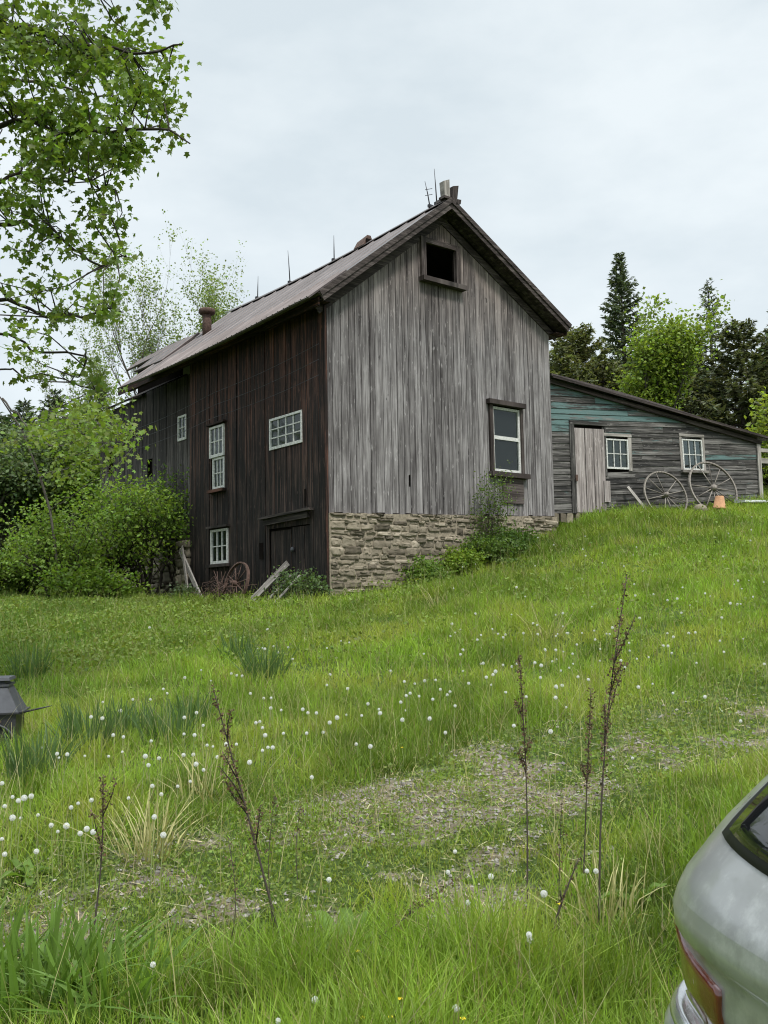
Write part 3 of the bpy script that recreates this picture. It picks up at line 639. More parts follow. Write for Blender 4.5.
# ------------------------------------------------------------------ foliage tools
def nrm(a): return a / (np.linalg.norm(a, axis=-1, keepdims=True) + 1e-9)
def frames(N, rng, up=.5, axis=None, droop=0.):
    """random leaf frames: axis t, side b, normal n"""
    n = nrm(rng.normal(0, 1, (N, 3)) + np.array([0, 0, up * 2]))
    a = rng.normal(0, 1, (N, 3)) if axis is None else axis + rng.normal(0, .6, (N, 3))
    a = a - n * (a * n).sum(-1, keepdims=True); t = nrm(a); t[:, 2] -= droop; t = nrm(t); b = nrm(np.cross(n, t)); n = np.cross(t, b)
    return t, b, n
LEAF4 = np.array([(0, 0, 0), (.5, .36, .08), (1, 0, -.06), (.5, -.36, .08)])
LEAF4_F = [(0, 3, 2), (0, 2, 1)]
MAPLE = np.array([(0, 0, 0), (.08, .42, .05), (.28, .30, .05), (.55, .58, .0), (.62, .22, .04), (1, 0, -.08), (.62, -.22, .04), (.55, -.58, .0), (.28, -.30, .05), (.08, -.42, .05)])
MAPLE_F = [(0, 5, 4, 3, 2, 1), (0, 9, 8, 7, 6, 5)]
STRAP = np.array([(0, -.5, 0), (0, .5, 0), (1, -.5, 0), (1, .5, 0)])
def leaves(name, P, size, col, tmpl=LEAF4, faces=LEAF4_F, mat='leaf', parent=None, rng=RNG, up=.5, axis=None, droop=0., cv=.22, smooth=True):
    N = len(P); t, b, n = frames(N, rng, up, axis, droop); s = (np.asarray(size) * rng.uniform(.7, 1.25, N))[:, None, None]
    V = P[:, None] + s * (tmpl[None, :, :1] * t[:, None] + tmpl[None, :, 1:2] * b[:, None] + tmpl[None, :, 2:] * n[:, None])
    c = np.broadcast_to(np.asarray(col, float), (N, 3)) * rng.uniform(1 - cv, 1 + cv, (N, 1)) * (1 + rng.normal(0, .06, (N, 3)))
    return bulk(name, V, faces, np.clip(c, 0, 1), M[mat], parent, smooth)

def grow(rng, mb, p, d, L, r, depth, tips, spread=.7, upw=.15, kids=(3, 5), shrink=.62, segs=5, wob=.12, inner=0):
    pts = [p]; dd = d
    for i in range(segs):
        dd = nrm(dd + rng.normal(0, wob, 3) + np.array([0, 0, upw * .3])); pts.append(pts[-1] + dd * L / segs)
    rr = np.linspace(r, r * (.5 if depth else .25), segs + 1)
    mb.tube(pts, rr, 7 if r > .05 else (5 if r > .015 else 3), cap=False, tone=rng.random())
    pts = np.array(pts)
    if depth <= inner:
        for q in pts[1:]: tips.append((q, dd))
    if depth == 0: return
    for k in range(rng.integers(kids[0], kids[1] + 1)):
        f = rng.uniform(.35, 1.) if k else 1.
        i = min(segs, int(f * segs)); base = pts[i]
        ax = nrm(rng.normal(0, 1, 3)); ax = nrm(ax - dd * (ax @ dd))
        nd = nrm(dd * (1 - spread * rng.uniform(.5, 1)) + ax * spread + np.array([0, 0, upw]))
        grow(rng, mb, base, nd, L * shrink * rng.uniform(.75, 1.2), rr[i] * .62, depth - 1, tips, spread, upw, kids, shrink, max(3, segs - 1), wob, inner)

def tree_obj(name, loc, label, cat, group=None): return empty(name, loc, 0, label, cat, group)
def broadleaf(name, loc, hgt, r, seed, label, col, leaf=.16, n=9, clump=.45, depth=4, stems=1, spread=.75, trunk_f=.28, L0_=None, bark='bark', cat='tree', group=None, upw=.2, kids=(3, 5), up=.4, tmpl=LEAF4, faces=LEAF4_F, cv=.25, shrink=.62, keep=1., base_spread=.12, flat=1., inner=0):
    rng = np.random.default_rng(seed); w = tree_obj(name, loc, label, cat, group); mb = MB(); tips = []
    for s in range(stems):
        d = nrm(np.array([rng.normal(0, base_spread), rng.normal(0, base_spread), 1.])); p = np.array([0, 0, -.15])
        grow(rng, mb, p, d, hgt * trunk_f * (1.6 if stems == 1 else 1.), r, depth, tips, spread, upw, kids, shrink, inner=inner)
    # fit to the height
    zmax = np.percentile([t[0][2] for t in tips], 98); k = hgt / zmax; tips = [t for t in tips if t[0][2] <= zmax * 1.12]; mxy = np.mean([t[0][:2] for t in tips], 0) / np.mean([t[0][2] for t in tips])
    tips = [(np.r_[q[:2] - mxy * max(q[2], 0), q[2]], a) for q, a in tips]; VV = np.array(mb.v); VV[:, :2] -= mxy * np.clip(VV[:, 2:], 0, None); mb.v = VV.tolist()
    V = np.array(mb.v); V[:, :2] *= k * flat; V[:, 2] *= k; mb.v = [tuple(v) for v in V]
    mb.build('trunk', M[bark], w)
    P = np.array([t[0] for t in tips]) * np.array([k * flat, k * flat, k]); A = np.array([t[1] for t in tips])
    if keep < 1: m = rng.random(len(P)) < keep; P, A = P[m], A[m]
    tone = rng.uniform(.78, 1.22, len(P))
    P2 = np.repeat(P, n, 0); P2 = P2 + rng.normal(0, clump * .45, P2.shape) * np.array([1, 1, .75])
    c = np.asarray(col) * np.repeat(tone, n)[:, None]
    leaves('crown', P2, leaf, c, tmpl, faces, 'leaf', w, rng, up, np.repeat(A, n, 0), .3, cv)
    return w
def conifer(name, loc, hgt, R, seed, label, col=(.022, .042, .02), group=None, gap=.42, base=.06, sparse=0., droop=.25, blades=9, cat='tree', pw=.85):
    rng = np.random.default_rng(seed); w = tree_obj(name, loc, label, cat, group); mb = MB()
    mb.tube([(0, 0, -.3), (.03, .02, hgt * .5), (0, 0, hgt * .97)], [hgt * .014, hgt * .009, .015], 7, cap=False)
    P, A, S = [], [], []; z = hgt * base
    while z < hgt * .985:
        t = z / hgt; rad = R * (1 - t) ** pw * (1 if t > .12 else .6 + 3.3 * t); nb = int(rng.integers(5, 8)); a0 = rng.random() * 6
        for k in range(nb):
            if rng.random() < sparse: continue
            a = a0 + 6.283 * k / nb + rng.normal(0, .25); L = max(.18, rad * rng.uniform(.6, 1.15)); up0 = .35 * t - droop * (1 - t)
            m = 6; q = np.linspace(0, 1, m)
            pts = np.c_[np.cos(a) * L * q, np.sin(a) * L * q, z + L * (up0 * q + .22 * q ** 2 * (1 if t < .8 else 1.8))] + rng.normal(0, .02 * L, (m, 3))
            mb.tube(pts, np.linspace(.018 + .006 * L, .004, m), 3, cap=False, tone=rng.random())
            nn = int(blades * (1 + L * 2.2)); f = rng.uniform(.12, 1., nn) ** .8; i = np.clip((f * (m - 1)).astype(int), 0, m - 2); ff = (f * (m - 1) - i)[:, None]
            p = pts[i] * (1 - ff) + pts[i + 1] * ff; side = rng.choice([-1, 1], nn); dirv = np.array([np.cos(a), np.sin(a), .1])
            s2 = np.array([-np.sin(a), np.cos(a), 0.])
            ax = dirv * .75 + s2 * side[:, None] * rng.uniform(.3, 1., (nn, 1)) + rng.normal(0, .12, (nn, 3)); ax[:, 2] -= .15
            P.append(p); A.append(ax); S.append(np.full(nn, 1.) * (.16 + .22 * L * (1 - f * .6) / (1 + .25 * L)))
        z += gap * rng.uniform(.7, 1.2) * (1 - .45 * t)
    mb.build('trunk', M['dark_bark'], w)
    P, A, S = np.concatenate(P), np.concatenate(A), np.concatenate(S)
    SPR = np.array([(0, 0, 0), (.3, .16, .0), (.55, .13, -.03), (1, 0, -.08), (.55, -.13, -.03), (.3, -.16, 0)])
    tone = rng.uniform(.65, 1.35, len(P))[:, None]
    leaves('crown', P, S, np.asarray(col) * tone, SPR, [(0, 5, 4, 3, 2, 1)], 'needle', w, rng, 1.1, A * 2.2, 0., .15, False)
    return w
def gat(px, Y, dz=0.):
    """ground point under image column px at distance Y"""
    p = at(px, 600, Y); return (p[0], Y, h1(p[0], Y) + dz)
def top_h(px, py, Y): p = at(px, py, Y); return p[2] - h1(p[0], Y)

# ------------------------------------------------------------------ trees
conifer('spruce_tree', gat(634, 46), top_h(634, 250, 46), 3.4, 11, 'tall dark spruce with a narrow pointed top, tallest of the trees above the shed', (.10, .13, .075), 'evergreens behind the shed', blades=16)
conifer('spruce_tree', gat(724, 52), top_h(724, 274, 52), 3.3, 12, 'thin see-through spruce top between the bright green maple and the frame edge', (.10, .125, .08), 'evergreens behind the shed', sparse=.32, droop=.1, blades=7)
conifer('hemlock_tree', gat(752, 40), top_h(752, 318, 40), 5.5, 13, 'broad dark hemlock behind the end of the shed roof', (.105, .118, .062), 'evergreens behind the shed', droop=.4, blades=20)
conifer('hemlock_tree', gat(812, 44), top_h(812, 290, 44), 5.8, 14, 'dark hemlock standing beside the broad one at the end of the shed', (.105, .118, .062), 'evergreens behind the shed', droop=.4, blades=20)
conifer('hemlock_tree', gat(700, 47), top_h(700, 345, 47), 5.2, 15, 'dark hemlock filling the gap behind the bright green maple', (.105, .118, .062), 'evergreens behind the shed', droop=.35, blades=20)
conifer('pine_tree', gat(583, 41), top_h(583, 330, 41), 3.6, 16, 'bushy olive green pine just right of the barn gable eave', (.135, .15, .065), 'evergreens behind the shed', droop=-.05, pw=.55, blades=19)
conifer('pine_tree', gat(612, 39), top_h(612, 362, 39), 3.2, 17, 'low olive green pine beneath the tall spruce, behind the shed roof', (.12, .135, .06), 'evergreens behind the shed', droop=0., pw=.55, blades=19)
conifer('pine_tree', gat(548, 45), top_h(548, 352, 45), 3.4, 18, 'olive green pine half hidden by the barn gable', (.06, .076, .034), 'evergreens behind the shed', droop=0., pw=.55, blades=12)
broadleaf('maple_tree', gat(671, 33), top_h(671, 318, 33), .16, 21, 'bright yellow-green young maple rising behind the shed roof', (.18, .25, .045), .14, 8, .5, 4, 1, .5, .24, upw=.36, kids=(4, 6), shrink=.62, flat=.6, cv=.35)
broadleaf('maple_sapling', gat(783, 25.5), top_h(783, 402, 25.5), .05, 22, 'yellow-green sapling at the far end of the shed, cut by the frame edge', (.20, .26, .04), .13, 8, .4, 3, 1, .6, .3, upw=.3)
# thin young trees behind the barn
for px, py, Y, sd, lab in ((143, 226, 33, 31, 'thin young poplar with sparse pale leaves behind the barn roof, left of its twin'), (207, 236, 34, 32, 'thin young poplar with yellow-green leaves directly behind the rusty stovepipe'), (95, 300, 36, 33, 'shorter thin poplar with sparse leaves beyond the barn roof end')):
    broadleaf('poplar_tree', gat(px, Y), top_h(px, py, Y) * .92, .17, sd, lab, (.18, .24, .08), .09, 5, .2, 4, 1, .46, .3, upw=.36, kids=(4, 6), inner=1, group='thin poplars behind the barn', shrink=.66, keep=.8, flat=.7)
# left woods
for i, (kind, px, py, Y, lab) in enumerate((('c', 20, 398, 40, 'dark evergreen behind the young maple, its tip just left of a second one'), ('c', 52, 388, 42, 'dark evergreen with the highest tip in the left woods'), ('c', 82, 402, 46, 'dark evergreen in the left woods, nearest the barn'),
                                            ('c', -25, 380, 38, 'dark evergreen at the left frame edge behind the maple boughs'),
                                            ('w', 22, 440, 30, 'pale grey-green willow below the dark evergreens'), ('w', -30, 430, 29, 'pale grey-green willow cut by the left frame edge'), ('w', 62, 470, 33, 'small pale willow between the larger one and the barn'),
                                            ('b', 90, 452, 30, 'yellow-green broadleaf tree tucked against the far barn corner'), ('b', 58, 425, 36, 'mid green broadleaf tree beneath the evergreen tips'))):
    H_ = top_h(px, py, Y)
    if kind == 'c': conifer('evergreen_tree', gat(px, Y), H_, 3.2, 40 + i, lab, (.075, .105, .056), 'woods left of the barn', blades=17)
    elif kind == 'w': broadleaf('willow_tree', gat(px, Y), H_, .12, 40 + i, lab, (.105, .15, .065), .13, 9, .55, 4, 2, .6, .25, group='woods left of the barn', upw=.25)
    else: broadleaf('broadleaf_tree', gat(px, Y), H_, .12, 40 + i, lab, (.13, .20, .035) if px == 90 else (.06, .10, .03), .15, 9, .55, 4, 1, .6, .25, group='woods left of the barn')
# far woods on the rising ground, one mass beyond the single trees
def far_woods():
    rng = np.random.default_rng(77); P, S, C = [], [], []
    for x in np.arange(-85, 90, 4.2):
        for row in range(2):
            X = x + rng.normal(0, 1.2); Y = 62 + row * 9 + rng.normal(0, 2) - abs(X) * .18; z = h1(X, Y); ht = rng.uniform(6.5, 10) * (1.1 if X < 0 else 1.25); R = rng.uniform(2.2, 3.4); n = 520
            dark = rng.random() < .55; t = rng.random(n) ** .8; a = rng.random(n) * 6.283; rr = R * np.sqrt(rng.uniform(.2, 1, n)) * ((1 - t) ** .8 if dark else np.sqrt(np.clip(1 - (1.7 * t - .8) ** 2, .05, 1)))
            P.append(np.c_[X + rr * np.cos(a), Y + rr * np.sin(a), z + ht * t]); S.append(np.full(n, .8)); C.append(np.tile((.022, .042, .02) if dark else (.07, .11, .03), (n, 1)) * rng.uniform(.8, 1.2))
    o = leaves('far_woods', np.concatenate(P), np.concatenate(S), np.concatenate(C), rng=rng, mat='leaf'); tag(o, 'mixed dark woods closing off the meadow behind everything', 'woods', kind='stuff')
far_woods()

# shrubs beside the rear wall
def shrub(px, Y, py, label, col, sd, leaf=.085, spread=.66, stems=6, n=6, clump=.36, depth=3, flat=1.25, r=.03, group='shrubs left of the barn', name='shrub', trunk_f=.42):
    return broadleaf(name, gat(px, Y), top_h(px, py, Y), r, sd, label, col, leaf, n, clump, depth, stems, spread, trunk_f, group=group, cat='shrub', upw=.32, base_spread=.45, kids=(3, 5), flat=flat, bark='dark_bark', keep=.62)
shrub(150, 22.6, 484, 'dense green shrub against the rear barn wall, nearest the dark bay', (.145, .235, .04), 61)
shrub(106, 22.0, 490, 'wide bright green shrub in front of the rear barn wall', (.185, .28, .045), 62, stems=7)
shrub(66, 21.5, 508, 'green shrub left of the widest one, below the young maple', (.165, .255, .045), 63)
shrub(28, 22.5, 540, 'green shrub near the left frame edge beneath the willow', (.16, .245, .045), 64)
shrub(-20, 22, 548, 'green shrub cut off by the left frame edge', (.13, .2, .035), 65)
shrub(178, 23.4, 478, 'tall wispy shrub growing in the corner behind the dark bay', (.11, .175, .05), 66, n=5, flat=.8)
shrub(92, 20.4, 574, 'low leafy bush on the grass before the widest shrub', (.13, .21, .03), 67, flat=1.8, stems=7, n=7, trunk_f=.5)
# foundation plants
def bpx(px, py, off): # point in front of the gable foot
    d = ray(px, py); n = gy; p0 = C0 - gy * off; t = np.dot(p0 - EYE, n) / np.dot(d, n); p = EYE + d * t; return (p[0], p[1], h1(p[0], p[1]))
def fplant(px, off, ht, label, col, sd, **k):
    w = broadleaf('shrub', bpx(px, 560, off), ht, .02, sd, label, col, k.get('leaf', .06), k.get('n', 9), k.get('clump', .22), 3, k.get('stems', 5), .75, .42, group='shrubs along the stone foundation', cat='shrub', upw=.25, base_spread=.3, flat=k.get('flat', .8), bark='dark_bark'); return w
fplant(428, .55, .42, 'small bright bush in front of the middle of the stone foundation', (.13, .21, .04), 71, n=5, flat=1.)
fplant(462, .55, .42, 'yellow-green bush on the stone foundation, between the small bush and the dark one', (.17, .25, .035), 72, n=5, flat=1.1)
fplant(485, .6, .5, 'darker green bush below the tall gable window', (.10, .16, .035), 73, n=6, flat=1.25)
fplant(512, .5, .42, 'low green bush at the right end of the stone foundation', (.08, .14, .03), 74, flat=1.3)
fplant(492, .25, 1.75, 'thin climbing shrub reaching up to the sill of the tall gable window', (.11, .17, .04), 75, n=2, flat=.4, leaf=.05)
def wplant(y, off, ht, label, col, sd, flat=.9, n=5, leaf=.06):
    p = barn(-off, y, 0); return broadleaf('weed_plant', (p[0], p[1], h1(p[0], p[1])), ht, .012, sd, label, col, leaf, n, .16, 3, 5, .7, .42, group='weeds at the dark wall', cat='weed', upw=.3, base_spread=.3, flat=flat, bark='dark_bark')
wplant(.62, .4, .62, 'leafy grey-green weed growing before the dark plank door', (.10, .15, .065), 78, n=1, flat=.75)
wplant(1.0, .4, .42, 'lower weed beside the leaning plank at the door', (.09, .14, .05), 79, n=1)
wplant(.1, .3, .55, 'weed at the corner where dark boards meet the stonework', (.09, .14, .05), 80, n=1)
wplant(4.6, .5, .35, 'low pale weed below the lowest white window', (.10, .14, .07), 81)

# ------------------------------------------------------------------ overhanging maple at upper left and the sapling
def bough_tree(name, label, root, trunk_pts, trunk_r, limbs, circles, leafsize, col, seed, npx, nleaf, crad, Dr, bark='dark_bark', cat='tree', droop=.45):
    rng = np.random.default_rng(seed); w = tree_obj(name, root, label, cat); R0 = np.array(root); mb = MB()
    mb.tube(np.array(trunk_pts) - R0, trunk_r, 12, cap=False, tone=.5); LP = []
    def spl(Q, m=24):
        Q = np.array(Q); t = np.linspace(0, len(Q) - 1, m); i = np.clip(t.astype(int), 0, len(Q) - 2); f = t - i; out = []
        for a, b in zip(i, f):
            p0, p1, p2, p3 = Q[max(a - 1, 0)], Q[a], Q[a + 1], Q[min(a + 2, len(Q) - 1)]
            out.append(.5 * ((2 * p1) + (p2 - p0) * b + (2 * p0 - 5 * p1 + 4 * p2 - p3) * b * b + (3 * p1 - p0 - 3 * p2 + p3) * b ** 3))
        return np.array(out)
    for pts, r in limbs:
        q = spl([np.array(p, float) if len(p) == 3 and abs(p[0]) < 50 and isinstance(p, tuple) and p[-1] < 0 else at(*p) for p in pts]); q = q + rng.normal(0, .02, q.shape)
        mb.tube(q - R0, np.linspace(r, .006, len(q)), 6, cap=False, tone=rng.random()); LP.append(q[3:])
    LP = np.concatenate(LP); P, A, C = [], [], []
    for (px, py, r) in circles:
        m = max(1, int(round(npx * (r / 14.) ** 2)))
        for k in range(m):
            a = rng.random() * 6.283; q = r * math.sqrt(rng.random()); c = at(px + q * math.cos(a), py + q * math.sin(a), rng.uniform(*Dr))
            d = np.linalg.norm((LP - c) * np.array([1, .6, 1]), axis=1); b = LP[np.argmin(d + rng.random(len(d)) * .12)]
            mid = (b + c) / 2 + rng.normal(0, .06, 3) + (0, 0, .05); mb.tube(np.array([b, mid, c]) - R0, [.009, .006, .003], 3, cap=False, tone=rng.random())
            nl = int(nleaf * rng.uniform(.7, 1.3)); f = rng.random(nl)[:, None]
            P.append(c * f ** .5 + mid * (1 - f ** .5) + rng.normal(0, crad, (nl, 3)) * np.array([1, 1, .7])); A.append(rng.normal(0, .7, (nl, 3)) + nrm(c - b)); C.append(np.tile(np.asarray(col) * rng.uniform(.75, 1.25), (nl, 1)))
    mb.build('trunk', M[bark], w)
    leaves('crown', np.concatenate(P) - R0, leafsize, np.concatenate(C), MAPLE, MAPLE_F, 'leaf', w, rng, .5, np.concatenate(A), droop, .2, True)
    return w
TX, TY = -6.2, 9.2; tz = h1(TX, TY)
trunk = [(TX, TY, tz - .3), (TX + .05, TY, tz + 2), (TX, TY + .1, tz + 4), (TX + .15, TY, tz + 6.5), (TX + .1, TY - .1, tz + 9.5)]
st = lambda z: (TX + .05, TY, -1) if False else (-251 - 0 * z, 600 - z * 103, TY)
LIMBS = [([st(3.2), (-120, 150, 8.8), (0, 33, 8.2), (60, 40, 8), (120, 52, 7.8), (183, 45, 7.6)], .055), ([st(2.6), (-110, 190, 8.6), (0, 128, 8), (70, 135, 7.8), (150, 130, 7.6), (188, 142, 7.5)], .05),
         ([st(1.9), (-100, 260, 8.8), (0, 225, 8.5), (50, 235, 8.3), (95, 262, 8.1), (127, 256, 8)], .04), ([st(1.6), (-90, 330, 9), (0, 300, 9), (45, 318, 8.8), (95, 312, 8.6), (124, 310, 8.5)], .04),
         ([st(4.4), (-110, 0, 8.4), (0, -60, 7.8), (80, -30, 7.6), (160, 2, 7.4)], .05), ([st(3.), (-110, 150, 9.8), (0, 85, 10.1), (80, 92, 10.2), (135, 105, 10.2)], .045),
         ([st(1.3), (-100, 380, 9.2), (-10, 335, 9.3), (40, 352, 9.2), (85, 358, 9.), (70, 380, 8.9)], .03), ([st(1.1), (-90, 430, 9.2), (-20, 372, 9.2), (30, 372, 9.1), (100, 388, 9)], .02),
         ([st(2.3), (-120, 240, 8.2), (0, 180, 8.6), (60, 178, 8.8), (112, 190, 8.6)], .04), ([st(5.2), (-130, -80, 8.6), (-20, -110, 8.2), (60, -90, 7.6)], .05)]
CIRC = [(30, 20, 42), (90, 25, 38), (145, 8, 18), (30, 78, 46), (90, 85, 42), (132, 68, 22), (160, 58, 16), (40, 140, 44), (95, 130, 40), (148, 118, 26), (183, 140, 8), (168, 142, 9), (168, 98, 12), (178, 62, 7), (30, 178, 26), (80, 165, 24),
        (118, 162, 18), (140, 150, 14), (108, 190, 8), (15, 215, 17), (50, 222, 18), (92, 213, 16), (112, 214, 9), (60, 250, 14), (85, 252, 11), (104, 240, 13), (105, 264, 9), (128, 256, 12), (15, 262, 14), (40, 280, 14), (75, 288, 11), (90, 306, 11),
        (66, 316, 12), (122, 311, 12), (104, 314, 9), (12, 322, 12), (48, 324, 8), (10, 352, 9), (80, 357, 8), (70, 380, 9), (22, 376, 8), (97, 388, 8), (8, 300, 10), (-60, 60, 70), (-60, 190, 60), (-120, 120, 70), (-50, 290, 40), (-60, -60, 60), (50, -50, 45), (130, -35, 30), (-150, 260, 60), (-170, 20, 60)]
bough_tree('maple_tree', 'big maple at upper left, its leafy boughs hanging into the sky', (TX, TY, tz), trunk, [.26, .21, .18, .14, .05], [(p, q * .72) for p, q in LIMBS], CIRC, .058, (.135, .205, .036), 5, 2.35, 32, .078, (7.3, 9.4))
SX = at(62, 590, 20.9); SX = (SX[0], 20.9, h1(SX[0], 20.9))
tp = [SX] + [tuple(at(*q)) for q in ((55, 545, 20.8), (50, 510, 20.7), (40, 477, 20.6), (22, 430, 20.5), (0, 397, 20.4), (-20, 375, 20.3))]
bough_tree('maple_sapling', 'young maple with bright yellow-green leaves before the far barn corner', SX, tp, [.035, .03, .028, .024, .02, .014, .006],
           [([(0, 397, 20.4), (20, 418, 20.4), (51, 446, 20.2), (80, 440, 20.1), (110, 425, 20.0)], .022), ([(22, 430, 20.5), (50, 410, 20.5), (85, 395, 20.4), (112, 388, 20.4)], .018), ([(40, 477, 20.6), (75, 465, 20.4), (110, 448, 20.3), (137, 435, 20.3)], .018), ([(50, 510, 20.7), (80, 490, 20.6), (115, 470, 20.5)], .012)],
           [(100, 398, 13), (114, 390, 9), (80, 412, 20), (52, 420, 16), (38, 430, 12), (65, 440, 20), (92, 440, 20), (82, 425, 22), (108, 432, 12), (122, 438, 11), (134, 434, 9), (112, 460, 8), (122, 464, 6), (95, 458, 13), (50, 472, 8), (20, 435, 10), (8, 444, 10), (60, 480, 7), (104, 412, 9)], .085, (.145, .21, .035), 6, 5., 20, .16, (13.3, 21.0), 'bark')

# ------------------------------------------------------------------ meadow grass
def in_barn(x, y):
    r = np.stack([x - C0[0], y - C0[1]], -1); u = r @ gx[:2]; v = r @ gy[:2]
    a = (u > -.02) & (u < GW + .05) & (v > -.03) & (v < 12.3)
    r = np.stack([x - L0[0], y - L0[1]], -1); u = r @ hx[:2]; v = r @ hy[:2]
    return a | ((u > -.1) & (u < SW + .02) & (v > -.02) & (v < 4.6))
CAR_P, CAR_A = np.array([.45, 2.25]), math.radians(14)
def in_car(x, y):
    c, s = math.cos(CAR_A), math.sin(CAR_A); rx, ry = x - CAR_P[0], y - CAR_P[1]; u = rx * c + ry * s; v = -rx * s + ry * c
    return (u > -.1) & (u < 4.5) & (v < .15) & (v > -2.0)
def scatter(y0, y1, dens, rng, margin=.14, x_extra=2.4):
    ylo, yhi = y0, y1; A = (2 * (.404 + margin) * (ylo + yhi) / 2 + 2 * x_extra) * (yhi - ylo); N = int(A * dens)
    y = rng.uniform(ylo, yhi, int(N * 1.6)); y = y[rng.random(len(y)) < ((.404 + margin) * y + x_extra) / ((.404 + margin) * yhi + x_extra)][:N]; N = len(y); x = rng.uniform(-1, 1, N) * ((.404 + margin) * y + x_extra)
    inside = np.abs(x) < .45 * y + .4; m = ~in_barn(x, y) & ~in_car(x, y) & (inside | (rng.random(N) < .5)); return x[m], y[m]
def blades(x, y, h, w, col, rng, lean=.35, curve=.5, seg=3, az=None):
    N = len(x); z = H(x, y) - .01; a = rng.random(N) * 6.283 if az is None else az; f = rng.random(N) * 6.283
    ld = np.abs(rng.normal(0, lean, N)); cu = rng.uniform(0, 1, N) ** 1.5 * curve
    ts = [0, .45, .8, 1.] if seg == 3 else [0, .55, 1.]; ws = [1, .85, .5, 0] if seg == 3 else [1, .7, 0]
    V = []
    for t, ww in zip(ts, ws):
        out = h * (ld * t + cu * t * t); up = h * (t - .45 * cu * t * t - .18 * ld * t)
        cx, cy, cz = x + np.cos(a) * out, y + np.sin(a) * out, z + up
        sxv, syv = np.cos(f) * w * ww / 2, np.sin(f) * w * ww / 2
        if ww: V += [np.stack([cx - sxv, cy - syv, cz], -1), np.stack([cx + sxv, cy + syv, cz], -1)]
        else: V.append(np.stack([cx, cy, cz], -1))
    fs = [(0, 1, 3, 2), (2, 3, 5, 4), (4, 5, 6)] if seg == 3 else [(0, 1, 3, 2), (2, 3, 4)]
    return np.stack(V, 1), fs
def grass_col(x, y, rng, N):
    base = np.array([.185, .29, .036]); n1 = vnoise(x, y, .45, 11); n2 = vnoise(x, y, 1.7, 12); n3 = rng.random(N)
    n4 = vnoise(x, y, 5.5, 13); c = base * (1 + .5 * (n1 - .5) + .6 * (n2 - .5) + .7 * (n4 - .5))[:, None]
    yel = np.clip((n2 - .45) * 1.6 + (n3 - .6) * .6, 0, 1)[:, None]; c = c * (1 - yel) + np.array([.30, .325, .06]) * yel
    left = np.clip((-x / (y + .1) - .12) * 3.5, 0, 1)[:, None] * np.clip((y - 8) / 5, 0, 1)[:, None]; c = c * (1 - left) + np.array([.125, .215, .04]) * left
    dry = (rng.random(N) < .085 + .14 * bare(x, y))[:, None]; c = np.where(dry, np.array([.30, .27, .13]) * rng.uniform(.7, 1.2, (N, 1)), c)
    return c * rng.uniform(.75, 1.25, (N, 1))
GV, GC = [], []; GV2, GC2 = [], []
rng = np.random.default_rng(101)
for y0, y1, dens, hh, ww, seg in ((1.5, 4.2, 4200, .30, .0055, 3), (4.2, 6.5, 2900, .22, .006, 3), (6.5, 10, 1900, .20, .0075, 2), (10, 15, 1150, .21, .011, 2), (15, 26, 700, .22, .017, 2)):
    x, y = scatter(y0, y1, dens, rng); b = bare(x, y); tuft = vnoise(x, y, 2.6, 21) * .6 + vnoise(x, y, .8, 22) * .6
    m = rng.random(len(x)) < np.clip(1.05 - .9 * b, .36, 1) * np.where(pathd(x, y) < .9, .75, 1); x, y, b, tuft = x[m], y[m], b[m], tuft[m]; N = len(x)
    trk = np.clip(1.3 - pathd(x, y) / 1.0, 0, 1); h = hh * (.22 + 1.25 * tuft ** 1.4) * rng.uniform(.45, 1.3, N) * (1 - .72 * np.clip(b * 1.7 + trk * 1.1, 0, 1))
    if y0 < 4: h *= np.clip(1.0 + .25 * (x > -.5) * (x < 1.6), .7, 1.4)
    V, fs = blades(x, y, h, ww * rng.uniform(.6, 1.4, N), None, rng, .32, .7, seg); C = grass_col(x, y, rng, N)
    (GV if seg == 3 else GV2).append(V); (GC if seg == 3 else GC2).append(C)
    if seg == 3: FS3 = fs
    else: FS2 = fs
tag(bulk('meadow_grass', np.concatenate(GV), FS3, np.concatenate(GC), M['grass']), 'long fresh green grass in the near meadow', 'grass', kind='stuff')
tag(bulk('meadow_grass', np.concatenate(GV2), FS2, np.concatenate(GC2), M['grass']), 'fresh green grass on the slope up to the barn', 'grass', kind='stuff')
# long flowering stems and dry straws
x, y = scatter(2.2, 9, 60, rng); b = bare(x, y); m = rng.random(len(x)) < 1 - .9 * b; x, y = x[m], y[m]; N = len(x)
V, fs = blades(x, y, rng.uniform(.3, .62, N), np.full(N, .0032), None, rng, .22, .6, 3)
tag(bulk('grass_stems', V, fs, np.where(rng.random((N, 1)) < .5, np.array([.26, .29, .10]), np.array([.42, .38, .21])) * rng.uniform(.7, 1.2, (N, 1)), M['grass']), 'tall thin pale stems standing out of the near grass', 'grass', kind='stuff')
x, y = scatter(9, 20, 16, rng); N = len(x); V, fs = blades(x, y, rng.uniform(.3, .6, N), np.full(N, .007), None, rng, .25, .5, 3)
tag(bulk('grass_stems', V, fs, np.array([.25, .27, .10]) * rng.uniform(.7, 1.2, (N, 1)), M['grass']), 'thin pale stems on the slope below the barn', 'grass', kind='stuff')
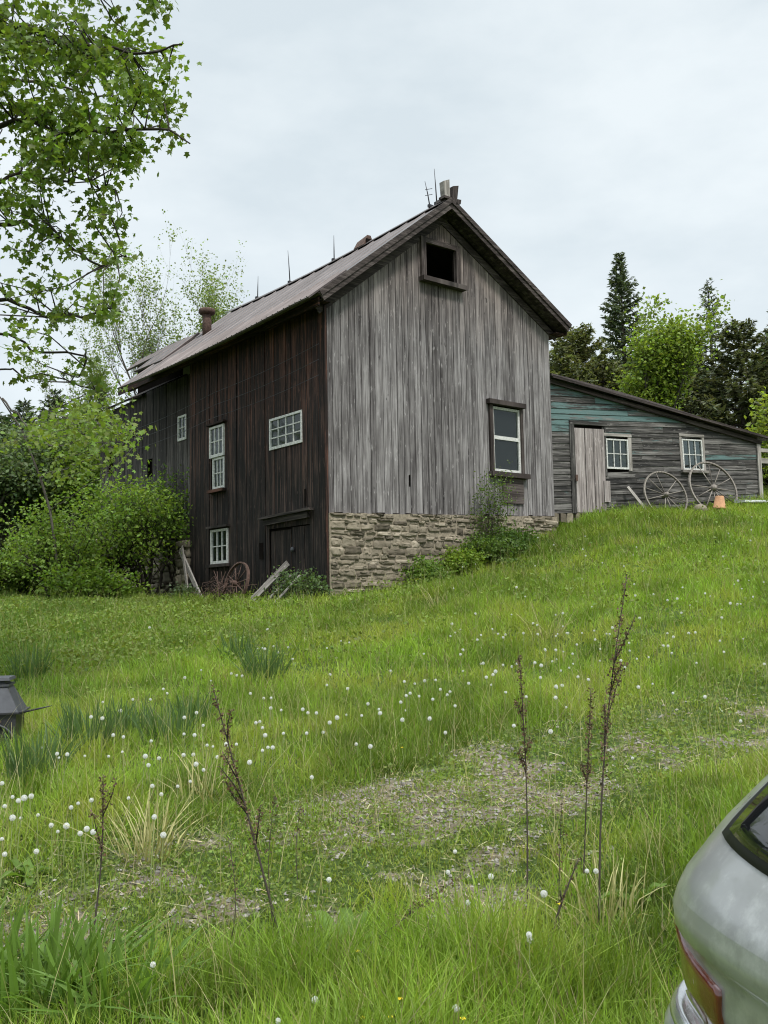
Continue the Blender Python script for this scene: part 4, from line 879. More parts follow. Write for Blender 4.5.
# low broad leaves (clover, dandelion, ground ivy) mixed in
def cover(y0, y1, dens, size, zr, rng, wfun):
    x, y = scatter(y0, y1, dens, rng); m = rng.random(len(x)) < wfun(x, y); x, y = x[m], y[m]; N = len(x)
    cl = vnoise(x, y, 1.4, 31); return np.c_[x, y, H(x, y) + rng.uniform(*zr, N) * (.5 + cl)], np.full(N, size), np.array([.15, .205, .04]) * (.7 + .6 * cl[:, None])
P1 = cover(2, 6.5, 2300, .022, (.005, .06), rng, lambda x, y: .10 + .9 * np.clip(1.5 - pathd(x, y) / 1.0, 0, 1) * (1 - .45 * bare(x, y)))
P2 = cover(6.5, 11, 800, .032, (.01, .08), rng, lambda x, y: .2 + .8 * np.clip(1.5 - pathd(x, y) / 1.0, 0, 1) * (1 - .45 * bare(x, y))); P3 = cover(11, 26, 620, .055, (.02, .20), rng, lambda x, y: np.clip(.25 + (-x / y - .05) * 4, .15, 1) * vnoise(x, y, .9, 34) * 1.6)
o = leaves('ground_cover', *[np.concatenate(q) for q in zip(P1, P2, P3)], rng=rng, up=.55, mat='grass'); tag(o, 'low broad leaves of clover and weeds through the grass', 'ground cover', kind='stuff')
# straw litter and pebbles on the worn track
x, y = scatter(2.5, 9.5, 900, rng); b = bare(x, y); m = rng.random(len(x)) < np.clip(b * 1.3, .03, 1); x, y = x[m], y[m]; N = len(x)
P = np.c_[x, y, H(x, y) + rng.uniform(.004, .03, N)]
o = leaves('straw_litter', P, rng.uniform(.03, .10, N), np.array([.35, .31, .19]) * rng.uniform(.5, 1.2, (N, 1)), np.array([(0, -.035, 0), (0, .035, 0), (1, .03, .05), (1, -.03, .05)]), [(0, 3, 2, 1)], 'dry', rng=rng, up=2.5, droop=-.05); tag(o, 'dry straw bits scattered over the worn track', 'straw', kind='stuff')
x, y = scatter(2.5, 11, 1100, rng); b = bare(x, y); m = rng.random(len(x)) < np.clip((b - .12) * 1.1, 0, 1); x, y = x[m], y[m]; N = len(x)
s = rng.uniform(.35, 1., N) ** 2.2 * .021 + .003; OCT = np.array([(1, 0, 0), (0, 1, 0), (-1, 0, 0), (0, -1, 0), (0, 0, .7), (0, 0, -.4), (.6, .7, .3), (-.7, .5, .3)], float)
r8 = OCT[:6]; a = rng.random(N) * 6.283; ca, sa = np.cos(a), np.sin(a); Q = r8[None] * rng.uniform(.6, 1.2, (N, 6, 1)) * s[:, None, None]
Q = np.stack([Q[..., 0] * ca[:, None] - Q[..., 1] * sa[:, None], Q[..., 0] * sa[:, None] + Q[..., 1] * ca[:, None], Q[..., 2]], -1) + np.c_[x, y, H(x, y) + .003][:, None]
o = bulk('gravel', Q, [(0, 1, 4), (1, 2, 4), (2, 3, 4), (3, 0, 4), (1, 0, 5), (2, 1, 5), (3, 2, 5), (0, 3, 5)], np.array([.31, .29, .265]) * rng.uniform(.6, 1.35, (N, 1)), M['dry'], smooth=False); tag(o, 'small grey stones lying in the worn track', 'gravel', kind='stuff')

# ------------------------------------------------------------------ grass clumps, strap-leaved plants, weeds
def clump(name, p, n, h, w, col, label, cat, group, sd, spread=.12, lean=.35, curve=.7, mat='grass', cv=.2):
    rng = np.random.default_rng(sd); a = rng.random(n) * 6.283; r = spread * np.sqrt(rng.random(n)); x, y = p[0] + r * np.cos(a), p[1] + r * np.sin(a)
    V, fs = blades(x, y, h * rng.uniform(.55, 1.15, n), w * rng.uniform(.7, 1.2, n), None, rng, lean, curve, 3, az=a + rng.normal(0, .5, n))
    p = np.array([p[0], p[1], h1(p[0], p[1])]); o = bulk(name, V - p, fs, np.array(col) * rng.uniform(1 - cv, 1 + cv, (n, 1)), M[mat]); o.location = Vector(p); tag(o, label, cat, group)
for i, (px, py, h, n, lab) in enumerate(((90, 752, .5, 170, 'large blue-green iris clump among dandelion heads, left of centre meadow'), (38, 780, .45, 130, 'blue-green iris clump lower left of the largest one'), (265, 682, .55, 140, 'blue-green iris clump nearest the barn door'), (238, 660, .45, 110, 'small blue-green iris clump just behind another one near the barn'),
                                    (165, 742, .40, 110, 'blue-green iris clump right of the largest one'), (30, 680, .5, 100, 'blue-green tuft above the grey metal hood'), (125, 735, .38, 90, 'low blue-green iris clump between two taller ones'), (190, 722, .34, 80, 'lowest blue-green iris clump in the middle of the meadow'))):
    clump('iris_clump', hit(px, py), n, h * .9, .014, (.085, .145, .05), lab, 'plant', 'blue-green iris clumps', 200 + i, .19, .22, .35)
for i, (px, py, h, n, lab) in enumerate(((150, 855, .42, 80, 'straw-coloured dry grass tussock left of the worn track'), (205, 800, .36, 46, 'small dry tussock behind the straw-coloured one'), (440, 610, .6, 30, 'dry pale grass stems standing in mid slope below the foundation'), (548, 640, .5, 36, 'dry pale tussock on the slope below the shed door'), (605, 925, .34, 50, 'dry tussock at the foot of the dead stalks beside the car'))):
    clump('dry_tussock', hit(px, py), n, h, .009, (.36, .34, .16), lab, 'grass tussock', 'dry grass tussocks', 220 + i, .16, .45, .8, 'dry')
for i, (px, py, h, n, lab) in enumerate(((40, 1012, .40, 130, 'lush clump of strap-leaved daylilies in the bottom left corner'), (112, 1020, .36, 90, 'strap-leaved daylily clump right of the corner clump'), (-25, 990, .38, 90, 'strap-leaved daylily clump cut by the left frame edge'), (95, 978, .30, 60, 'smaller daylily clump behind the corner clump'))):
    clump('daylily', hit(px, py), n, h, .026, (.115, .20, .035), lab, 'plant', 'daylilies in the corner', 240 + i, .17, .4, 1.0)
def dock(px, py, n, L, label, sd, col=(.12, .20, .035)):
    rng = np.random.default_rng(sd); p = hit(px, py); p[2] = h1(p[0], p[1]); a = np.linspace(0, 6.28, n, endpoint=False) + rng.normal(0, .3, n); el = rng.uniform(.5, 1.2, n)
    W, K = 5, 8; V = np.zeros((n, W * K, 3))
    for i in range(n):
        s = L * rng.uniform(.6, 1.1)
        for k in range(K):
            t = k / (K - 1); out = s * (t * math.cos(el[i]) + .15 * t * t); up = s * (t * math.sin(el[i]) - .38 * t * t); ww = s * .125 * (math.sin(math.pi * min(1, t * .92 + .06)) ** .7) + .004
            for j in range(W):
                u = (j / (W - 1) - .5) * 2; V[i, k * W + j] = (math.cos(a[i]) * out - math.sin(a[i]) * u * ww, math.sin(a[i]) * out + math.cos(a[i]) * u * ww, up + abs(u) * ww * .35 + .012 * math.sin(9 * t + 3 * u + i) * (abs(u) > .6))
    fs = [(k * W + j, k * W + j + 1, (k + 1) * W + j + 1, (k + 1) * W + j) for k in range(K - 1) for j in range(W - 1)]
    o = bulk('dock_plant', V, fs, np.array(col) * rng.uniform(.8, 1.2, (n, 1)), M['leaf']); o.location = Vector(p); tag(o, label, 'weed', 'broad-leaved docks')
dock(345, 955, 10, .30, 'broad-leaved dock at the near edge of the worn track, bottom centre', 301)
dock(310, 985, 7, .22, 'smaller broad-leaved dock beside the larger one at bottom centre', 302, (.11, .19, .04))
dock(640, 905, 7, .2, 'broad-leaved dock in the grass near the car', 303)
dock(560, 700, 8, .22, 'pale broad-leaved weed among dandelions at mid right', 304, (.11, .18, .05))
dock(30, 880, 7, .2, 'broad-leaved dock near the left frame edge', 305)

# dead dock and mullein stalks
def stalk(base, top, D=None, r=.006, seeds=170, frac=.45, label='', sd=1, bend=.03, br=3, col=(.12, .082, .055), bl=.16):
    rng = np.random.default_rng(sd); p = hit(*base); p[2] = h1(p[0], p[1]) - .03; q = at(top[0], top[1], p[1] + (D or 0)); d = q - p; m = 14; t = np.linspace(0, 1, m)[:, None]
    pts = d * t + np.sin(t * math.pi) * rng.normal(0, bend, 3) * np.array([1, 1, 0]); w = empty('dead_stalk', p, 0, label, 'dead stalk', 'dead brown weed stalks')
    mb = MB(); mb.tube(pts, np.linspace(r * .8, r * .3, m), 6, tone=.8); P = []
    def along(f): i = min(m - 2, int(f * (m - 1))); return pts[i] + (pts[i + 1] - pts[i]) * (f * (m - 1) - i)
    tips = [(f, None) for f in rng.uniform(1 - frac, 1, seeds)]
    P = [along(f) + rng.normal(0, .009 + .006 * (1 - f), 3) for f, _ in tips]
    for k in range(br):
        f = rng.uniform(1 - frac, .8); b0 = along(f); a = rng.random() * 6.283; dn = nrm(d) * .9 + np.array([math.cos(a), math.sin(a), 0]) * .35; L = bl * rng.uniform(.6, 1.3); e = b0 + dn * L
        mb.tube([b0, (b0 + e) / 2 + rng.normal(0, .004, 3), e], [r * .45, r * .35, r * .2], 4, tone=.3); P += [b0 + (e - b0) * u + rng.normal(0, .007, 3) for u in rng.uniform(.15, 1, int(seeds * .22))]
    mb.build('stem', M['dark_bark'], w)
    P = np.array(P); leaves('seed_head', P, .0145, np.array(col), LEAF4, LEAF4_F, 'dry', w, rng, 0., None, 0., .45)
stalk((92, 937), (103, 775), 0, .006, 150, .55, 'dead brown stalk at the left, beside the straw-coloured tussock', 1)
stalk((284, 947), (213, 688), .1, .008, 260, .62, 'tallest leaning dead stalk left of centre, thick with seeds', 2, .04, 5)
stalk((219, 968), (228, 838), 0, .004, 40, .5, 'thin dead stem just left of the leaning stalk', 3, br=0)
stalk((299, 885), (301, 805), 0, .0035, 30, .6, 'short thin dead stem right of the leaning stalk', 4, br=0)
stalk((275, 930), (275, 795), 0, .0035, 30, .4, 'thin dead stem crossing the foot of the leaning stalk', 5, br=0)
stalk((527, 905), (519, 655), .05, .006, 230, .5, 'straight dead stalk right of centre, left of a pair', 6, .02, 3, bl=.10)
stalk((583, 880), (591, 688), 0, .0055, 170, .5, 'shorter dead stalk between the two tall ones at right', 7, .02, 3, bl=.09)
stalk((599, 938), (627, 575), .25, .007, 260, .6, 'tallest dead stalk at right, its tip reaching up the slope', 8, .03, 6, (.12, .082, .055), .22)
stalk((541, 975), (579, 858), .05, .009, 50, .4, 'thick broken dark stalk in front of the tall ones', 9, .02, 1, bl=.05)
stalk((278, 1012), (466, 872), .8, .005, 110, .35, 'dead stalk lying slantwise low over the grass, bottom centre', 10, .02, 2, bl=.08)
stalk((559, 945), (562, 800), 0, .0035, 30, .5, 'thin dead stem behind the thick broken stalk', 11, br=0)

# ------------------------------------------------------------------ dandelion seed heads
def dandelion_meshes():
    out = []
    for sd, n in ((1, 84), (2, 80)):
        rng = np.random.default_rng(sd); R = .0195
        k = np.arange(n) + .5; ph = np.arccos(1 - 2 * k / n); th = math.pi * (1 + 5 ** .5) * k; d = np.stack([np.cos(th) * np.sin(ph), np.sin(th) * np.sin(ph), np.cos(ph)], -1) + rng.normal(0, .05, (n, 3)); d = nrm(d)
        if sd == 2: d = d[(d[:, 0] < .55)]
        vs, fs = [], []
        for q in d:
            x = nrm(np.cross(q, rng.normal(0, 1, 3))); y = np.cross(q, x); b = len(vs); e = q * R
            vs += [tuple(q * .003 + x * .0003), tuple(q * .003 - x * .0003), tuple(q * R * .8)]; fs.append((b, b + 1, b + 2))
            c = len(vs); vs.append(tuple(q * R * .8))
            for j in range(6): a = 6.283 * j / 6; vs.append(tuple(e + (x * math.cos(a) + y * math.sin(a)) * .0047))
            for j in range(6): fs.append((c, c + 1 + j, c + 1 + (j + 1) % 6))
        me = bpy.data.meshes.new('seed_head'); me.from_pydata(vs, [], fs); me.materials.append(M['fluff']); out.append(me)
    return out
def fuzzy_head(sd):
    rng = np.random.default_rng(sd); n = 150; R = .0205; k = np.arange(n) + .5; ph = np.arccos(1 - 2 * k / n); th = math.pi * (1 + 5 ** .5) * k
    d = nrm(np.stack([np.cos(th) * np.sin(ph), np.sin(th) * np.sin(ph), np.cos(ph)], -1) + rng.normal(0, .06, (n, 3))); vs, fs = [], []
    for q in d:
        x = nrm(np.cross(q, rng.normal(0, 1, 3))); y = np.cross(q, x); rr = R * rng.uniform(.92, 1.06); b = len(vs)
        vs += [tuple(q * .003 + x * .00035), tuple(q * .003 - x * .00035), tuple(q * rr * .82)]; fs.append((b, b + 1, b + 2))
        for j in range(7):
            a = 6.283 * j / 7; u = x * math.cos(a) + y * math.sin(a); v = y * math.cos(a) - x * math.sin(a); b = len(vs); c = q * rr * .80
            vs += [tuple(c - v * .00035), tuple(c + v * .00035), tuple(q * rr + u * .0062 + v * .00022), tuple(q * rr + u * .0062 - v * .00022)]; fs.append((b, b + 1, b + 2, b + 3))
    me = bpy.data.meshes.new('seed_head'); me.from_pydata(vs, [], fs); me.materials.append(M['hair']); return me
T = NT('dandelion_hair'); d_ = T.n('ShaderNodeBsdfDiffuse', {0: (.82, .82, .80, 1)}).outputs[0]; t_ = T.n('ShaderNodeBsdfTranslucent', {0: (.8, .8, .78, 1)}).outputs[0]; M['hair'] = T.end(T.n('ShaderNodeMixShader', {0: .4, 1: d_, 2: t_}).outputs[0])
T = NT('dandelion_fluff'); d_ = T.n('ShaderNodeBsdfDiffuse', {0: (.80, .80, .77, 1)}).outputs[0]; t_ = T.n('ShaderNodeBsdfTranslucent', {0: (.8, .8, .77, 1)}).outputs[0]; q_ = T.n('ShaderNodeBsdfTransparent').outputs[0]
ms = T.n('ShaderNodeMixShader', {0: .4, 1: d_, 2: t_}).outputs[0]; M['fluff'] = T.end(T.n('ShaderNodeMixShader', {0: .5, 1: ms, 2: q_}).outputs[0])
M['core'] = plain('seed_core', (.22, .17, .10), .9); M['stem_green'] = plain('dandelion_stem', (.22, .26, .10), .6, var=.15); M['petal'] = plain('yellow_petal', (.75, .55, .02), .6, var=.1)
HEADS = dandelion_meshes() + [fuzzy_head(3), fuzzy_head(4)]
def stem_mesh(h, lean):
    mb = MB(); mb.tube([(0, 0, 0), (lean * .3, 0, h * .5), (lean, 0, h)], [.0024, .002, .0018], 5, cap=False)
    c = Matrix.Translation((lean, 0, h)); mb.lathe([(0, -.004), (.0035, -.002), (.0035, .003), (0, .005)], 6, M=c)
    return mb
sm = [stem_mesh(.26, .02).build('dandelion', M['stem_green']), stem_mesh(.19, .015).build('dandelion', M['stem_green']), stem_mesh(.32, -.03).build('dandelion', M['stem_green'])]
SH = [(.26, .02), (.19, .015), (.32, -.03)]; STEMS = [o.data for o in sm]
for o in sm: bpy.data.objects.remove(o)
Z3 = [(383,72),(660,125),(672,124),(700,120),(712,135),(738,122),(750,153),(686,75),(515,180),(540,207),(592,190),(606,193),(620,195),(473,200),(418,230),(428,240),(385,256),(340,255),(263,262),(308,285),(262,305),(233,300),(641,241),(675,253),(694,253),(693,278),(720,283),(503,290),(472,302),(520,322),(471,344),(498,348),(665,313),(655,317),(672,329),(679,349),(726,343),(686,378),(698,380),(672,387),(530,374),(545,376),(580,370),(605,370),(290,348),(316,352),(387,362),(313,390),(407,407),(380,424),(372,402),(278,402),(217,401),(172,396),(146,395),(151,405),(495,398),(470,398),(556,404),(502,423),(521,436),(487,467),(455,478),(390,478),(413,500),(639,418),(329,508),(234,513),(200,521),(182,532),(97,551),(32,505),(47,514),(62,507),(80,503),(12,530),(32,558),(53,559),(131,581),(148,594),(170,581),(205,601),(222,585),(238,596),(5,615),(93,646),(12,652),(395,556),(418,603),(5,470),(105,380)]
Z4 = [(108,255),(38,228),(197,227),(233,208),(254,211),(43,178),(205,293),(197,322),(250,330),(360,285),(53,380),(135,383),(148,392),(170,392),(223,405),(204,417),(247,397),(302,370),(330,383),(333,393),(286,400),(145,445),(187,442),(85,445),(272,473),(308,478),(158,558),(386,365),(400,350),(410,343),(397,386),(433,351),(422,317),(395,313),(447,310),(487,333),(505,347),(512,338),(560,317),(545,286),(597,264),(605,303),(622,293),(525,373),(468,357),(460,407),(445,242),(513,195),(525,187),(538,178),(582,206),(635,190),(648,199),(655,340),(545,232),(755,230),(728,264),(500,443),(390,410)]
Z5 = [(8,395),(430,97),(655,97),(720,85),(722,48),(718,117),(672,243),(693,256),(713,233),(635,337),(635,316),(545,303),(520,325),(480,288),(508,283),(588,270),(603,277),(480,383),(541,383),(560,383),(468,421),(630,404),(697,399),(343,360),(305,383),(322,366),(270,374),(287,428),(208,442),(220,415),(195,383),(175,490),(198,481),(160,430),(162,457),(150,463),(100,467),(253,515),(358,480),(392,455),(370,410),(400,342),(335,400),(95,355),(107,360),(160,330),(180,325),(165,385),(130,430),(380,742),(15,552),(190,595),(40,650),(145,665),(690,635),(660,298),(680,300),(690,300),(355,190),(440,270)]
DN = [(530, 941), (529, 935), (456, 1010), (544, 894), (587, 872), (596, 873), (491, 878), (315, 1001), (278, 1022), (329, 881), (448, 874), (455, 852), (153, 965), (468, 903)]
SPOTS = [(x / 2.56, 600 + y / 2.56) for x, y in Z3] + [(250 + x / 2.56, 560 + y / 2.56) for x, y in Z4] + [(500 + x / 2.866, 500 + y / 2.866) for x, y in Z5] + [(float(a), float(b)) for a, b in zip(np.random.default_rng(8).uniform(430, 768, 76), np.random.default_rng(9).uniform(535, 700, 76))] + DN
rng = np.random.default_rng(55)
GRP = 'dandelion seed heads in the meadow'
NEARLAB = {0: 'upper of two touching white dandelion heads near the car', 1: 'lower of two touching white dandelion heads near the car', 2: 'lone white dandelion head at the bottom edge of the meadow', 3: 'white dandelion head just above the touching pair',
           4: 'left one of two white dandelion heads at the foot of the tallest right stalk', 5: 'right one of two white dandelion heads at the foot of the tallest right stalk'}
for i, (px, py) in enumerate(SPOTS):
    k = int(rng.integers(0, 3)); s = rng.uniform(.85, 1.15); h, lean = SH[k]; rz = rng.random() * 6.283
    p = hit(px, py, h * s); x, y = p[0] - math.cos(rz) * lean * s, p[1] - math.sin(rz) * lean * s
    st_ = bpy.data.objects.new('dandelion', STEMS[k]); sc.collection.objects.link(st_); st_.location = (x, y, h1(x, y)); st_.rotation_euler = (0, 0, rz); st_.scale = (s, s, s)
    lab = NEARLAB.get(i - (len(SPOTS) - len(DN)), 'white fluffy dandelion seed head on a thin stem in the meadow grass')
    tag(st_, lab, 'dandelion', GRP)
    hd = bpy.data.objects.new('seed_head', HEADS[int(rng.random() < .4) + (2 if p[1] < 9 else 0)]); sc.collection.objects.link(hd); hd.parent = st_; hd.location = (lean, 0, h + .004); hd.rotation_euler = (rng.random(), rng.random(), rng.random() * 6)
    g = rng.uniform(.6, 1.0) * (.72 if p[1] < 7 else .78); hd.scale = (g, g, g)
for i, (px, py) in enumerate([(357, 952), (362, 1019), (400, 1000), (463, 1020), (390, 1018), (402, 748), (560, 905)]):
    p = hit(px, py, .17); z = h1(p[0], p[1]); mb = MB(); mb.tube([(0, 0, 0), (.01, 0, .09), (0, 0, p[2] - z)], [.0014] * 3, 4)
    o = mb.build('buttercup', M['stem_green']); o.location = (p[0], p[1], z); tag(o, 'small yellow buttercup in the near grass', 'flower', 'yellow buttercups')
    mb = MB(); 
    for k in range(5):
        a = k * 1.2566; c, s = math.cos(a), math.sin(a); q = .009; mb.add([(0, 0, 0), (c * q - s * .005, s * q + c * .005, .005), (c * q * 1.25, s * q * 1.25, .007), (c * q + s * .005, s * q - c * .005, .005)], [(0, 3, 2, 1)])
    f = mb.build('petals', M['petal'], o); f.location = (0, 0, p[2] - z)

# ------------------------------------------------------------------ loose things
def wheel(mb_f, R, nsp, rim, wid, hub):
    rimm = MB(); n = 48
    for k in range(n):
        a0, a1 = 6.2832 * k / n, 6.2832 * (k + 1) / n; c0, s0, c1, s1 = math.cos(a0), math.sin(a0), math.cos(a1), math.sin(a1); r0, r1 = R - rim, R
        rimm.hexa([(c0 * r0, -wid / 2, s0 * r0), (c0 * r1, -wid / 2, s0 * r1), (c0 * r1, wid / 2, s0 * r1), (c0 * r0, wid / 2, s0 * r0), (c1 * r0, -wid / 2, s1 * r0), (c1 * r1, -wid / 2, s1 * r1), (c1 * r1, wid / 2, s1 * r1), (c1 * r0, wid / 2, s1 * r0)], bc=[(wid * j, a0 * R, .5) for j in range(8)])
    return rimm
def cart_wheel(label, loc, rz, tilt, spin, R, nsp, mat, rim=.05, wid=.05, hubr=.09, group=None, skip=(), spr=.018):
    w = empty('cart_wheel', loc, 0, label, 'wheel', group); w.rotation_euler = (tilt, 0, rz); w.rotation_mode = 'XYZ'
    Mx = Matrix.Rotation(rz, 4, 'Z') @ Matrix.Rotation(tilt, 4, 'X') @ Matrix.Rotation(spin, 4, 'Y'); w.rotation_euler = Mx.to_euler()
    wheel(None, R, nsp, rim, wid, hubr).build('rim', M[mat], w)
    for k in range(nsp):
        if k in skip: continue
        a = 6.2832 * k / nsp; c, s = math.cos(a), math.sin(a); mb = MB(); mb.tube([(c * hubr * .7, 0, s * hubr * .7), (c * R * .5, .0, s * R * .5), (c * (R - rim * .6), 0, s * (R - rim * .6))], [spr * 1.15, spr, spr * .8], 6, tone=RNG.random()); mb.build('spoke', M[mat], w)
    mb = MB(); mb.lathe([(0, -.13), (hubr * .55, -.13), (hubr * .6, -.1), (hubr, -.05), (hubr, .05), (hubr * .6, .1), (0, .1)], 14, M=Matrix.Rotation(math.pi / 2, 4, 'X')); mb.build('hub', M[mat], w)
    return w
def sp(u, y, dz=0.):
    p = shed(u, y, 0); return np.array([p[0], p[1], h1(p[0], p[1]) + dz])
cart_wheel('wooden cart wheel leaning on the shed under the gap between its windows', sp(2.85, -.42, .44), AL, math.radians(-16), .3, .61, 12, 'wheel_wood', .034, .045, .06, 'wooden cart wheels against the shed', (3, 8), .012)
cart_wheel('larger wooden cart wheel leaning on the shed below its right window', sp(4.22, -.48, .48), AL, math.radians(-17), .1, .70, 12, 'wheel_wood', .038, .05, .08, 'wooden cart wheels against the shed', (5,), .013)
p = sp(2.1, -.35); w = empty('leaning_board', p, AL, 'pale slat leaning against the shed left of the smaller cart wheel', 'board'); mb = MB(); mb.bar((.22, -.12, -.05), (-.12, .2, .62), .07, .025, (0, 1, 0), .8); mb.build('slat', M['pale_wood'], w)
mb = MB(); p = sp(3.92, -1.0); mb.lathe([(.0, .0), (.19, 0), (.195, .05), (.175, .06), (.12, .36), (.10, .38), (.0, .38)], 24); o = mb.build('terracotta_pot', M['terracotta']); o.location = Vector(p + (0, 0, .05)); o.rotation_euler = (.06, .04, 0); o.scale = (.82, .82, .82); tag(o, 'upturned orange terracotta pot in front of the larger cart wheel', 'pot')
mb = MB(); mb.box((-.37, -.18, 0), (.37, .18, .07), jit=.008); o = mb.build('stone_slab', M['pale_stone']); o.location = Vector(sp(5.0, -.9, .12)); o.rotation_euler = (.04, 0, AL); tag(o, 'pale flat slab lying in the grass right of the terracotta pot', 'slab')
mb = MB(); mb.lathe([(0, 0), (.14, .0), (.17, .08), (.13, .17), (.05, .21), (0, .215)], 14); o = mb.build('field_rock', M['stone']); o.location = Vector(sp(3.4, -.95, .02)); tag(o, 'small pale rock left of the terracotta pot', 'rock')
def bp(u, y, dz=0.):
    p = barn(u, y, 0); return np.array([p[0], p[1], h1(p[0], p[1]) + dz])
cart_wheel('rusty iron wheel leaning on the dark barn wall beside the plank door', bp(-.42, 2.62, .42), AB + math.pi / 2, math.radians(15), .2, .46, 10, 'rust', .03, .06, .06, None, (), .012)
w = empty('rusty_wire_heap', bp(-.6, 2.95), AB, 'heap of rusty rods and wire piled at the iron wheel', 'scrap heap'); mb = MB(); rng = np.random.default_rng(9)
for k in range(34):
    a = rng.random() * 3.14; mb.tube([(rng.normal(0, .15), rng.normal(0, .3), -.05), (rng.normal(0, .12), rng.normal(0, .3), rng.uniform(.2, .5)), (rng.normal(0, .2), rng.normal(0, .4), rng.uniform(.1, .75))], [.009, .008, .006], 4)
mb.build('rod_tangle', M['rust'], w)
def leaner(name, a, b, wd_, th, label, mat='pale_wood', tone=.6, cat='board', grp='boards leaning on the barn'):
    a, b = np.array(a), np.array(b); w = empty(name, a, 0, label, cat, grp); mb = MB(); mb.bar((0, 0, 0), b - a, wd_, th, (gx[0], gx[1], 0.01), tone); mb.build('plank', M[mat], w)
leaner('leaning_plank', bp(-.62, 1.95, -.05), barn(-.06, 1.22, -.88), .14, .035, 'wide weathered plank leaning across the plank door', 'pale_wood', .15)
leaner('leaning_plank', bp(-.35, 4.15, -.02), barn(-.12, 5.75, -.38), .12, .04, 'long grey plank slanting from the stone pier to the grass', 'pale_wood', .25)
leaner('leaning_plank', bp(-.4, 4.75, .1), barn(-.14, 5.62, -.3), .07, .03, 'thin grey slat beside the long plank at the stone pier', 'pale_wood', .3)
leaner('leaning_plank', bp(-.8, 1.1, -.03), barn(-.3, .72, -1.12), .05, .03, 'thin pale stick leaning in weeds by the door', 'pale_wood', .5)
leaner('leaning_plank', bp(-.85, .72, -.03), barn(-.35, .35, -1.15), .05, .03, 'second thin pale stick, nearest the stone corner', 'pale_wood', .55)
leaner('leaning_plank', bp(-.25, 5.2, -.03), barn(-.12, 5.2, -.95), .16, .03, 'short upright board at the foot of the stone pier', 'rear_wood', .7)
for q, lab in ((((6.2, -.5), (6.05, .4)), 'grey fence rail behind the shed corner'),): pass

# grey metal hood on a dark box, left edge
p = hit(-14, 746); p[2] = h1(p[0], p[1]); w = empty('brick_forge', p, math.radians(12), 'grey metal hood over a dark box, cut by the left frame edge', 'forge'); w.name = 'metal_forge'; w.scale = (.84, .84, .80)
def frus(mb, a, b, z0, z1, c, d): mb.hexa([(-a, -b, z0), (a, -b, z0), (a, b, z0), (-a, b, z0), (-c, -d, z1), (c, -d, z1), (c, d, z1), (-c, d, z1)], .5)
mb = MB(); frus(mb, .29, .24, -.1, .33, .31, .25); mb.build('firebox', M['dark_metal'], w)
mb = MB(); frus(mb, .36, .28, .335, .35, .36, .28); mb.build('flange', M['dark_metal'], w)
mb = MB(); frus(mb, .33, .26, .352, .60, .21, .16); frus(mb, .225, .175, .603, .625, .225, .175); hood = mb.build('hood', M['grey_metal'], w)
mb = MB(); frus(mb, .19, .14, .627, .66, .18, .13); frus(mb, .235, .18, .662, .69, .225, .17); mb.build('cap', M['grey_metal'], hood)
mb = MB(); mb.tube([(.34, -.27, .345), (.52, -.3, .385), (.64, -.31, .41)], [.012, .01, .004], 6); mb.build('rod', M['dark_metal'], w)
mb = MB(); mb.tube([(.30 * math.cos(a) * .8 + .06, -.262, .05 + .2 * math.sin(a)) for a in np.linspace(.0, 3.14, 12)], .012, 5); mb.build('arch_trim', M['grey_metal'], w)
mb = MB(); mb.bar((-.02, -.36, -.05), (.15, -.285, .23), .03, .02, (0, 1, 0)); o = mb.build('stick', M['rust']); o.location = Vector(p); o.rotation_euler = (0, 0, math.radians(12)); tag(o, 'reddish stick propped against the dark metal box at the left edge', 'stick')

